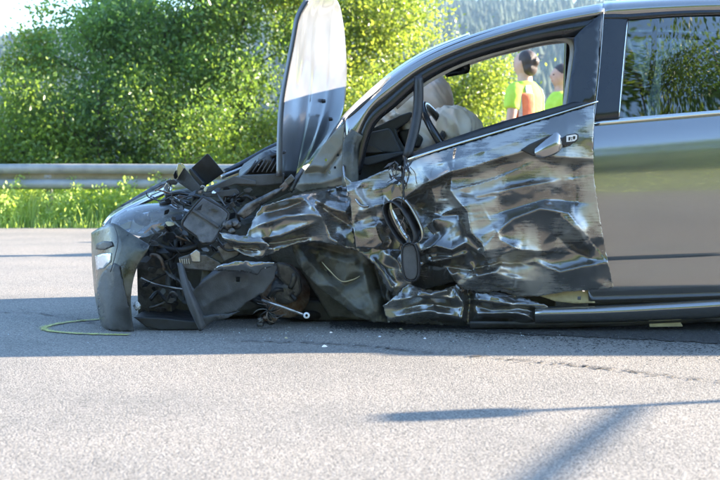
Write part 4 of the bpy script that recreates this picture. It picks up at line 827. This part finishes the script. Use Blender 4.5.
for x, y, a, b, mt, Y in bits:
    n_ = 5+int(rng.integers(0, 3)); an = np.sort(rng.uniform(0, 6.28, n_)); an = np.linspace(0, 6.28, n_, endpoint=False)+rng.uniform(-.3, .3, n_)
    q = rng.uniform(.7, 1.15, n_); prism('broken_bracket', [(x+a*.6*qq*math.cos(t), y+b*.6*qq*math.sin(t)) for t, qq in zip(an, q)], Y, .025, MAT[mt], car, .003, (rng.uniform(-1.2, 1.2), rng.uniform(-1.2, 1.2)))
zone = np.array([(150, 232), (176, 186), (206, 192), (240, 182), (262, 196), (254, 220), (232, 236), (222, 250), (206, 262), (184, 275), (190, 300), (176, 314), (146, 314), (143, 262)], float)
k_ = 0
while k_ < 70:
    x, y = rng.uniform(140, 264), rng.uniform(182, 316)
    if not inside(np.array([[x, y]]), zone)[0]: continue
    an = rng.uniform(0, 6.28); l_ = rng.uniform(3, 10); w_ = rng.uniform(.8, 3.5); c_, s_ = math.cos(an), math.sin(an)
    prism('plastic_shard', [(x-c_*l_, y-s_*l_), (x-c_*l_*.3-s_*w_, y-s_*l_*.3+c_*w_), (x+c_*l_*.6-s_*w_*.8, y+s_*l_*.6+c_*w_*.8), (x+c_*l_, y+s_*l_), (x+s_*w_, y-c_*w_)], rng.uniform(5.1, 5.36), .006, MAT[['black', 'black', 'grey_plastic', 'gloss_black', 'dark_metal', 'black', 'under'][k_ % 7]], car, .001, (rng.uniform(-2, 2), rng.uniform(-2, 2))); k_ += 1
for k_ in range(30):
    x, y = rng.uniform(148, 255), rng.uniform(190, 305); Y_ = rng.uniform(5.1, 5.3); pts_ = [A(x, y, Y_)]
    for q_ in range(3): x += rng.uniform(-14, 14); y += rng.uniform(-8, 10); pts_.append(A(np.clip(x, 146, 262), np.clip(y, 186, 314), Y_+rng.uniform(-.04, .04)))
    tube('wire', pts_, rng.uniform(.0015, .004), MAT[['black', 'black', 'dark_metal', 'rust', 'grey_plastic'][k_ % 5]], car, 5)
# wheel arch interior and crushed inner structure
panel('inner_wing', [(291, 244), (310, 242), (330, 244), (350, 248), (372, 254), (383, 275), (393, 300), (400, 318), (392, 323), (374, 322.5), (356, 316), (338, 302), (322, 290), (306, 275), (296, 260)], lambda x, y: 5.15-.05*sm(300, 390, x),
 [([(299, 246), (308, 262), (326, 280), (346, 298), (372, 320)], .045, 6, 14), ([(318, 262), (330, 275), (345, 286), (362, 277)], -.05, 7, 3), ([(345, 287), (358, 300), (370, 320)], .02, 6, 6), ([(362, 262), (368, 290), (376, 320)], .03, 5, 5), ([(372, 258), (380, 285), (390, 318)], -.05, 4, 4), ([(325, 256), (345, 262), (360, 262)], .04, 5, 8), ([(312, 246), (330, 250), (352, 256)], -.03, 5, 5)], MAT['under'], car, 1.6, (.05, 22, 101), .004, rough_edge=.3)
tube('arch_flange', [A(322, 262, 5.09), A(329, 270, 5.06), A(341, 281, 5.05), A(352, 280, 5.06), A(360, 276, 5.08)], [.001, .003, .002, .003, .001], MAT['primer'], car, 6)
prism('longitudinal_rail', [(378, 256), (385, 256), (398, 280), (404, 300), (398, 304), (390, 292)], 5.06, .05, MAT['under'], car, .006)
prism('subframe', [(288, 300), (330, 302), (372, 316), (370, 322), (320, 322), (284, 318)], 5.35, .4, MAT['black'], car, .01)
# wheel hub, brake disc, tie rod, control arm
lathe('brake_disc', [(.03, .015), (.12, .012), (.125, 0), (.12, -.012), (.03, -.015)], A(285, 290, 5.28), (.5, -.8, .25), MAT['rust'], car, 24)
lathe('hub', [(0, .05), (.03, .05), (.034, .03), (.06, .02), (.065, -.02)], A(285, 290, 5.25), (.5, -.8, .25), MAT['dark_metal'], car, 16)
prism('suspension_knuckle', [(276, 262), (290, 266), (300, 276), (302, 292), (292, 304), (282, 300), (286, 286), (278, 278)], 5.2, .06, MAT['dark_metal'], car, .012, (.3, .2))
tube('tie_rod', [A(262, 300, 5.08), A(280, 306, 5.05), A(303, 314.5, 5.02)], .0055, MAT['metal'], car, 8, 1)
lathe('tie_rod_end', [(.006, .01), (.012, .01), (.014, 0), (.012, -.01), (.006, -.01), (.006, .01)], A(306.5, 315.5, 5.015), (.1, -1, .1), MAT['white'], car, 14)
tube('control_arm', [A(250, 296, 5.3), A(285, 312, 5.28), A(330, 316, 5.4), A(372, 318, 5.5)], .022, MAT['black'], car, 8)
for k_ in range(16):
    a = rng.uniform(0, 6.28); c0 = A(268, 311, 5.11)
    pts_ = [c0]; 
    for s_ in range(3): pts_.append(pts_[-1]+Vector((.028*math.cos(a+s_*.6)*rng.uniform(.5, 1.4), rng.uniform(-.02, .02), .028*math.sin(a+s_*.6)*rng.uniform(.4, 1.2))))
    pts_ = [Vector((p.x, p.y, max(p.z, .008))) for p in pts_]
    tube('frayed_strand', pts_, [.004, .0015], MAT[['dark_metal', 'black', 'rust'][k_ % 3]], car, 5, 3)
for k_ in range(9):
    c0 = A(268+rng.normal(0, 5), 318+rng.normal(0, 4), 5.12); blob('torn_boot', (c0.x, c0.y, max(c0.z, .015)), (.018, .018, .013), MAT[['black', 'rust', 'dark_metal'][k_ % 3]], car, .5, 3.5, 60+k_, 10)

# --- cabin
prism('dashboard', [(340, 164), (352, 146), (366, 131), (380, 124.5), (400, 115), (411, 111.5), (413.5, 114), (409, 121), (396, 129.5), (398, 136), (406, 150), (404, 160), (396, 175), (360, 185), (345, 180)], 5.36, 1.1, MAT['dash'], car, .008)
db = prism('dash_end', [(359, 143), (366, 133), (389, 128), (392, 131), (402, 151), (398, 154), (380, 152), (361, 153)], 5.30, .06, MAT['dash'], car, .008)
prism('dash_vent', [(360, 146), (364, 142.5), (374, 146), (384, 152.5), (362, 153)], 5.292, .02, MAT['black'], db, .003)
prism('knee_trim', [(361, 158), (380, 154), (404, 151), (405, 154), (388, 160), (368, 166), (362, 164)], 5.27, .08, MAT['dash'], car, .006)
prism('column_shroud', [(398, 131), (412, 128), (424, 138), (420, 148), (404, 146)], 5.46, .14, MAT['black'], car, .01)
sw_c = A(444, 138, 5.40); sw_n = Vector((.80, -.22, .50)).normalized()
def ring_pts(c, n, R, k=28):
    q = n.to_track_quat('Z', 'Y').to_matrix(); return [c+q@Vector((R*math.cos(t), R*math.sin(t), 0)) for t in np.linspace(0, 2*math.pi, k)]
swl = tube('steering_wheel', ring_pts(sw_c, sw_n, .175), .0165, MAT['gloss_black'], car, 8, 2)
for t_ in (.3, 2.8, 4.7):
    q = sw_n.to_track_quat('Z', 'Y').to_matrix(); tube('spoke', [sw_c-sw_n*.02, sw_c+q@Vector((.17*math.cos(t_), .17*math.sin(t_), 0))], .016, MAT['black'], swl, 6, 1)
blob('driver_airbag', A(455, 131, 5.66), (.14, .19, .115), MAT['cloth'], car, .11, 1.7, 3, 44, Matrix.Rotation(rad(22), 3, 'Y').to_euler())
blob('driver_airbag', A(417, 140, 5.62), (.085, .12, .11), MAT['cloth'], car, .12, 1.8, 5, 30, Matrix.Rotation(rad(-25), 3, 'Y').to_euler())
pb = blob('passenger_airbag', A(412, 106, 6.10), (.21, .2, .14), MAT['cloth'], car, .10, 1.9, 9, 44, Matrix.Rotation(rad(-18), 3, 'Y').to_euler())
blob('airbag_panel', A(433, 99, 6.0), (.10, .15, .135), MAT['cloth2'], pb, .08, 1.8, 15, 36, Matrix.Rotation(rad(-15), 3, 'Y').to_euler())
blob('airbag_panel', A(392, 118, 6.05), (.10, .15, .06), MAT['cloth'], pb, .14, 2.0, 17, 30, Matrix.Rotation(rad(-30), 3, 'Y').to_euler())
rm = loft('inside_mirror', [[(443, 70, 5.86), (452, 65.5, 5.85), (464, 61, 5.84), (468, 63, 5.84)], [(445, 74, 5.83), (453, 70, 5.82), (465, 67, 5.81), (469, 68, 5.82)], [(446, 75.5, 5.85), (455, 74, 5.84), (465, 72.5, 5.83), (468, 71, 5.83)]], MAT['gloss_black'], car, 5, 5, .02)
loft('mirror_glass', [[(446.5, 70.3, 5.812), (463, 64, 5.80)], [(448, 73.5, 5.812), (464.5, 70.5, 5.80)]], MAT['mirror'], rm, 4, 4)
tube('mirror_stalk', [A(452, 64, 5.86), A(449, 56, 5.86), A(447, 50, 5.86)], .009, MAT['black'], rm, 6)
for Ys in (5.55, 6.22):
    seat = loft('front_seat', [[(578, 250, Ys-.22), (600, 258, Ys-.1), (600, 258, Ys+.1), (578, 250, Ys+.22)], [(588, 190, Ys-.23), (606, 196, Ys-.15), (606, 196, Ys+.15), (588, 190, Ys+.23)], [(602, 120, Ys-.22), (618, 122, Ys-.14), (618, 122, Ys+.14), (602, 120, Ys+.22)], [(612, 82, Ys-.15), (626, 82, Ys-.1), (626, 82, Ys+.1), (612, 82, Ys+.15)], [(622, 84, Ys-.13), (640, 86, Ys-.1), (640, 86, Ys+.1), (622, 84, Ys+.13)], [(648, 200, Ys-.22), (640, 200, Ys-.1), (640, 200, Ys+.1), (648, 200, Ys+.22)]], MAT['seat'], car, 5, 4, .02)
    blob('headrest', A(622, 62, Ys), (.05, .125, .075), MAT['seat'], seat, .03, 1, 4, 14)
    prism('seat_cushion', [(478, 170), (500, 160), (590, 178), (600, 200), (580, 215), (480, 205)], Ys-.23, .46, MAT['seat'], car, .04)
loft('rear_seat', [[(740, 180, 5.25), (745, 180, 5.6), (745, 180, 6.1), (740, 180, 6.45)], [(765, 110, 5.25), (772, 108, 5.6), (772, 108, 6.1), (765, 110, 6.45)], [(780, 84, 5.3), (788, 82, 5.6), (788, 82, 6.1), (780, 84, 6.4)]], MAT['seat'], car, 5, 4, .1)
for Ys in (5.55, 6.15): blob('rear_headrest', A(785, 70, Ys), (.05, .13, .07), MAT['seat'], car, .03, 1, 4, 14)
tube('seat_belt', [A(655, 20, 5.28), A(652, 70, 5.25), A(640, 120, 5.2)], .012, MAT['black'], car, 4)

# --- underbody, rear of the car (past the right edge)
box('floor_pan', (1.15, 5.85, .23), (2.6, 1.36, .10), MAT['black'], car, None, .02)
box('exhaust_silencer', (1.9, 5.9, .17), (.6, .5, .1), MAT['dark_metal'], car, None, .03)
cxw, czw = 2.12, .30
qp = [(786, 104), (860, 98), (960, 92), (1010, 100), (1018, 150), (1022, 220), (1012, 290), (958, 296)]
arc = [(869+84*math.cos(t), 262-84*math.sin(t)) for t in np.linspace(-.35, math.pi+.55, 18)]
rq = panel('rear_quarter_panel', qp+arc+[(790, 300), (787, 200)], lambda x, y: 5.0+.08*np.exp(-(y-95)/14)+.10*sm(960, 1025, x), [], MAT['paint'], car, 7, None, .006)
panel('rear_side_pillar', [(764, 10), (800, 10), (880, 18), (955, 42), (1000, 96), (880, 99), (786, 105), (768, 60)], lambda x, y: 5.08+.0013*(105-y), [], MAT['paint'], car, 7, None, .01)
tg = at([1018, 1022, 1015], [120, 220, 290], 5.1); tgx = float(tg[:, 0].mean())
tail = loft('tailgate', [[(2.42, Y, 1.30-.1*abs(Y-5.85)) for Y in (5.22, 5.5, 6.2, 6.48)], [(2.62, Y, .98) for Y in (5.12, 5.5, 6.2, 6.58)], [(2.74, Y, .75) for Y in (5.08, 5.5, 6.2, 6.62)], [(2.76, Y, .45) for Y in (5.08, 5.5, 6.2, 6.62)], [(2.70, Y, .24) for Y in (5.1, 5.5, 6.2, 6.6)]], MAT['paint'], car, 5, 5, .02, True)
loft('rear_screen', [[(2.45, Y, 1.27) for Y in (5.32, 5.85, 6.38)], [(2.625, Y, 1.0) for Y in (5.27, 5.85, 6.43)]], MAT['tint'], tail, 5, 3, 0, True)
for Y in (5.16, 6.54): box('tail_lamp', (2.735, Y, .84), (.05, .12, .24), MAT['lamp_red'], tail, None, .02)
prism('rear_side_panel', [(787, 105), (960, 98), (1010, 110), (1010, 250), (787, 270)], 6.55, .06, MAT['paint'], car, .02)
def wheel(x, y, z, s):
    wh = lathe('wheel', [(.20, -.1*s), (.27, -.105*s), (.30, -.085*s), (.305, 0), (.30, .085*s), (.27, .105*s), (.20, .1*s)], (x, y, z), (0, -1, 0), MAT['rubber'], car, 40)
    lathe('rim', [(.02, .05*s), (.05, .055*s), (.07, .03*s), (.17, .06*s), (.20, .1*s), (.205, .0), (.2, -.1*s)], (x, y, z), (0, -1, 0), MAT['galv'], wh, 30)
    for k_ in range(5):
        t = k_*1.2566; box('spoke', (x+.11*math.cos(t), y-.07*s, z+.11*math.sin(t)), (.2, .02, .05), MAT['galv'], wh, Matrix.Rotation(-t, 3, 'Y').to_euler(), .008)
wheel(2.12, 5.16, .3, 1); wheel(2.12, 6.54, .3, -1); wheel(-.42, 6.5, .29, -1)

# --- loose fragments on the road
def frag(px, py, s, mt, lab, seed):
    p = gp(px, py); r = np.random.default_rng(seed); n_ = 6; an = np.linspace(0, 6.28, n_, endpoint=False)+r.uniform(-.3, .3, n_); q = r.uniform(.6, 1.2, n_)*s
    V = [(p.x+a_*math.cos(t), p.y+a_*math.sin(t), .001) for t, a_ in zip(an, q)]+[(p.x+.5*a_*math.cos(t), p.y+.5*a_*math.sin(t), s*r.uniform(.3, .7)) for t, a_ in zip(an, q)]
    F = [[i, (i+1) % n_, (i+1) % n_+n_, i+n_] for i in range(n_)]+[list(range(n_, 2*n_)), list(range(n_))[::-1]]
    tag(mk('fragment', V, F, MAT[mt], None, False), lab, 'fragment', 'loose fragments on the road')
frag(324, 347, .014, 'cloth', 'largest pale fragment on the shaded road below the wheel arch', 1)
frag(401, 330, .013, 'primer', 'cream fragment lying close under the crushed sill', 2)
frag(286, 338.5, .010, 'primer', 'small ochre fragment between the tie rod and the road joint', 3)
frag(331, 333, .008, 'cloth', 'small pale chip right under the wheel arch', 4)
frag(380, 337, .007, 'white', 'tiny white chip in front of the front sill', 5)
frag(577, 352, .012, 'box_plastic', 'flat grey fragment in the shaded road below the rear door seam', 6)
frag(425, 339, .009, 'white', 'white splinter on the shaded road in front of the sill', 7)
n = 700; P = np.c_[rng.normal(0, 1.1, n)+.1, 4.98+rng.normal(0, .22, n), np.full(n, .004)]; P = P[(P[:, 1] > 4.3)]
V, F = leaves_vf(P, .006); V[:, 2] = np.maximum(V[:, 2], .001)
tag(mk('glass_crumbs', V, F, MAT['crumb'], None, False, 'stuff'), 'scattered crumbs of broken window glass on the road', 'glass crumbs')

# ------------------------------------------------------------------ people
def ringpts(c, rx, ry, ang=0, n=20, sq=1.0):
    out = []
    for k in range(n):
        t = 2*math.pi*k/n; x = rx*math.copysign(abs(math.cos(t))**sq, math.cos(t)); y = ry*math.copysign(abs(math.sin(t))**sq, math.sin(t))
        out.append((c[0]+x*math.cos(ang)-y*math.sin(ang), c[1]+x*math.sin(ang)+y*math.cos(ang), c[2]))
    return out
def chain(V, F, rings):
    k0 = len(V); n = len(rings[0])
    for r in rings: V.extend(r)
    for i in range(len(rings)-1):
        for k in range(n): F.append([k0+i*n+k, k0+i*n+(k+1) % n, k0+(i+1)*n+(k+1) % n, k0+(i+1)*n+k])
    F.append([k0+k for k in range(n)][::-1]); F.append([k0+(len(rings)-1)*n+k for k in range(n)])
def limb(V, F, pts, rs, n=14):
    C = np.array(pts, float); Cc = cat(C, 4); rr = np.interp(np.linspace(0, len(rs)-1, len(Cc)), np.arange(len(rs)), rs)
    v, f = tube_vf(Cc, rr, n); k = len(V); V.extend([tuple(p) for p in v]); F.extend([[q+k for q in ff] for ff in f])
def ell(V, F, c, s, n=12):
    rings = [ringpts((c[0], c[1], c[2]+s[2]*math.cos(math.pi*i/n)), s[0]*math.sin(math.pi*i/n)+1e-4, s[1]*math.sin(math.pi*i/n)+1e-4, 0, 16) for i in range(n, -1, -1)]; chain(V, F, rings)
def person(px, py_top, d, H, yaw, label, female, extra):
    gxp = A(px, py_top, d).x; t = thing('person', label, 'person', (gxp, d, 0), 'helpers in high-visibility vests behind the car')
    R = Matrix.Translation((gxp, d, 0))@Matrix.Rotation(yaw, 4, 'Z'); s = H/1.75
    def fin(name, V, F, mat, parent, vox=None, smooth=True):
        P = np.array(V, float)*s; P = P@np.array(R.to_3x3()).T+np.array(R.translation); o = mk(name, P, F, mat, parent, True)
        if vox:
            m = o.modifiers.new('merge', 'REMESH'); m.mode = 'VOXEL'; m.voxel_size = vox; m.use_smooth_shade = True
            m2 = o.modifiers.new('soft', 'SMOOTH'); m2.factor = .5; m2.iterations = 3
        return o
    # local: facing -Y, x = left/right
    V, F = [], []; sh = .195 if female else .215
    chain(V, F, [ringpts((0, 0, z), rx, ry, 0, 20, .9) for z, rx, ry in [(.86, .15, .10), (.93, .165, .115), (1.05, .14, .10), (1.2, .155, .11), (1.33, .17, .11), (1.42, .15, .085), (1.46, .08, .07), (1.50, .062, .064), (1.56, .06, .065)]])
    ell(V, F, (0, -.005, 1.625), (.082, .10, .12)); ell(V, F, (0, -.03, 1.575), (.05, .06, .05)); ell(V, F, (0, -.104, 1.63), (.013, .018, .025)); ell(V, F, (0, -.085, 1.665), (.05, .02, .014))
    for q in (-1, 1):
        ell(V, F, (q*.077, .005, 1.635), (.012, .02, .032))
        hand = (q*(sh+.05), -.12, .86) if q*extra >= 0 else (q*.12, -.30, 1.12)
        elb = (q*(sh+.065), .0, 1.13)
        limb(V, F, [(q*(sh-.04), 0, 1.40), (q*(sh+.01), 0, 1.36), elb, hand], [.05, .055, .042, .027]); hx, hy, hz = hand
        ell(V, F, (hx, hy-.01, hz-.05), (.018, .036, .045))
        for f_ in range(4): limb(V, F, [(hx, hy-.035+.018*f_, hz-.07), (hx-q*.004, hy-.037+.019*f_, hz-.115), (hx-q*.016, hy-.036+.019*f_, hz-.148+.008*abs(f_-1.4))], [.0085, .008, .0065], 8)
        limb(V, F, [(hx, hy-.035, hz-.03), (hx-q*.005, hy-.062, hz-.06), (hx-q*.01, hy-.066, hz-.09)], [.01, .009, .007], 8)
        limb(V, F, [(q*.085, 0, .90), (q*.095, -.01, .50), (q*.10, .01, .10)], [.085, .058, .042]); limb(V, F, [(q*.10, .03, .05), (q*.105, -.16, .04)], [.035, .03])
    body = fin('body', V, F, MAT['skin'], t, .011)
    V, F = [], []
    for q in (-1, 1): limb(V, F, [(q*.07, 0, .98), (q*.088, 0, .86), (q*.097, -.01, .50), (q*.10, .01, .07)], [.10, .105, .078, .065])
    ell(V, F, (0, 0, .93), (.165, .125, .12)); fin('trousers', V, F, MAT['navy'], t, .014)
    for q in (-1, 1):
        V, F = [], []; limb(V, F, [(q*.10, .02, .14), (q*.10, .02, .05)], [.062, .06]); limb(V, F, [(q*.10, .05, .04), (q*.103, -.08, .045), (q*.106, -.19, .04)], [.045, .05, .04]); fin('boot', V, F, MAT['boot'], t, .012)
    # vest shell with shoulders, split into fabric, tape and orange panels
    prof_v = [(.84, .185, .145), (.95, .19, .15), (1.08, .175, .14), (1.22, .185, .145), (1.34, .205, .145), (1.41, .195, .12), (1.455, .12, .095), (1.475, .085, .08)]
    V, F = [], []; chain(V, F, [ringpts((0, 0, z), rx, ry, 0, 36, .85) for z, rx, ry in prof_v])
    for q in (-1, 1): limb(V, F, [(q*.15, 0, 1.40), (q*(sh+.02), 0, 1.35), (q*(sh+.055), 0, 1.22)], [.075, .075, .068])
    vest = fin('vest', V, F, MAT['vest'], t, .013)
    def patch(name, a0, a1, z0, z1, mat, off):
        pz = np.array(prof_v); zs = np.linspace(z0, z1, 14); an = np.linspace(a0, a1, 14); V = []
        for z in zs:
            rx = np.interp(z, pz[:, 0], pz[:, 1])+off; ry = np.interp(z, pz[:, 0], pz[:, 2])+off
            for a in an: V.append((rx*math.copysign(abs(math.cos(a))**.85, math.cos(a)), ry*math.copysign(abs(math.sin(a))**.85, math.sin(a)), z))
        F = [[i*14+k, i*14+k+1, (i+1)*14+k+1, (i+1)*14+k] for i in range(13) for k in range(13)]
        o = fin(name, V, F, mat, vest); solid(o, .006, 0)
    patch('reflective_band', 0, 2*math.pi, 1.02, 1.07, MAT['reflex'], .006)
    patch('reflective_band', rad(118), rad(140), 1.07, 1.43, MAT['reflex'], .006); patch('reflective_band', rad(40), rad(62), 1.07, 1.43, MAT['reflex'], .006)
    patch('orange_panel', rad(0), rad(66), 1.10, 1.36, MAT['orange'], .010); patch('reflective_band', rad(12), rad(24), 1.10, 1.36, MAT['reflex'], .016)
    patch('orange_panel', rad(160), rad(200), .9, 1.2, MAT['orange'], .008)
    # hair
    V, F = [], []
    if female:
        ell(V, F, (0, .022, 1.648), (.088, .098, .105)); ell(V, F, (0, .098, 1.645), (.042, .040, .048)); ell(V, F, (0, .05, 1.59), (.082, .064, .075))
    else:
        ell(V, F, (0, .018, 1.672), (.087, .101, .093)); ell(V, F, (0, .04, 1.63), (.078, .065, .06))
    fin('hair', V, F, MAT['hair'], t, .010)
    for q in (-1, 1):
        V, F = [], []; ell(V, F, (q*.032, -.091, 1.645), (.012, .008, .007), 8); fin('eye', V, F, MAT['eye'], t)
    V, F = [], []; ell(V, F, (0, -.092, 1.585), (.024, .010, .007), 8); fin('mouth', V, F, MAT['lip'], t)
    return t
person(525, 52, 10.5, 1.72, rad(-125), 'person with dark pinned-up hair in a yellow and orange vest, seen from behind', True, 1)
person(561, 66, 12.4, 1.76, rad(-78), 'person with short dark hair facing left, half hidden by the door pillar', False, -1)

# ------------------------------------------------------------------ unseen objects added off to the right to throw the long shadows
shadow_car = thing('estate_shadow_caster', 'unseen silver estate car added right of the wreck to throw a long shadow', 'car', (6.0, 6.1, 0))  # added shadow caster, never in view: carries the straight shadow edge on
sil = [(4.0, .35), (3.9, .8), (4.05, 1.1), (4.35, 1.62), (4.6, 1.68), (6.6, 1.68), (7.3, 1.25), (8.3, 1.1), (8.45, .8), (8.4, .35)]
rows = []
for Y, si, dz in ((5.2, .9, -.06), (5.1, 1, 0), (5.1, 1, 0)):
    pass
V = []; F = []; n = len(sil)
for Y, ins in ((5.25, 0), (7.05, 0)):
    for x, z in sil: V.append((x, Y+((.16 if Y < 6 else -.16) if z > 1.15 else 0), z))
F = [list(range(n)), list(range(2*n-1, n-1, -1))]+[[i, i+n, (i+1) % n+n, (i+1) % n] for i in range(n)]
bevel(mk('body', V, F, MAT['galv'], shadow_car, False), .06, 3)
for Y, s_ in ((5.32, -1), (6.98, 1)):
    V = [(4.45, Y+s_*-.10, 1.55), (4.25, Y, 1.18), (7.2, Y, 1.2), (6.55, Y-s_*.1, 1.58)]; mk('side_window', V, [[0, 1, 2, 3]], MAT['gloss_black'], shadow_car, False)
    for x in (4.7, 7.5): lathe('wheel', [(.0, .1), (.2, .1), (.28, .1), (.32, .08), (.32, -.1), (.2, -.12)], (x, 5.32 if Y < 6 else 6.98, .32), (0, -1 if Y < 6 else 1, 0), MAT['rubber'], shadow_car, 24)
bar = thing('pole_shadow_caster', 'unseen white pole on two tall stands, added to throw a slanting shadow', 'barrier', (5.5, 3.9, 0))  # made-up pole, never in view, set to cast the diagonal road shadow
tube('pole', [(5.85, 4.62, 1.9), (5.0, 2.85, 1.9)], .022, MAT['white'], bar, 10, 1)
for x, y in ((5.87, 4.66), (5.02, 2.9)): tube('stand', [(x, y, 0), (x, y, 1.87)], .02, MAT['galv'], bar, 8, 1)
lamp_caster = thing('lamp_shadow_caster', 'unseen amber lamp on a thin pole, added to throw a streak of shadow', 'warning lamp', (4.32, 4.28, 0))  # made-up lamp post, never in view, casts the thin foreground streak
tube('pole', [(4.32, 4.28, 0), (4.32, 4.28, 1.45)], .018, MAT['galv'], lamp_caster, 8, 1)
box('lamp_head', (4.32, 4.28, 1.52), (.10, .12, .14), MAT['amber'], lamp_caster, None, .02)
box('base', (4.32, 4.28, .03), (.5, .35, .06), MAT['rubber'], lamp_caster, None, .01)

# ------------------------------------------------------------------ haze
def haze():
    V, F = box_vf((0, 640, 88), (3600, 2400, 200)); m = bpy.data.materials.new('hazy_air'); m.use_nodes = True
    t = m.node_tree; t.nodes.remove(t.nodes['Principled BSDF']); pv = N(m, 'ShaderNodeVolumePrincipled'); pv.inputs['Density'].default_value = .00019
    pv.inputs['Color'].default_value = (.5, .74, 1, 1); pv.inputs['Anisotropy'].default_value = .2
    L(m, pv.outputs[0], t.nodes['Material Output'].inputs['Volume'])
    o = mk('haze', V, F, m, None, False, 'stuff'); tag(o, 'pale blue haze lying over the valley and hillside', 'haze'); o.visible_shadow = True
    return o
haze()
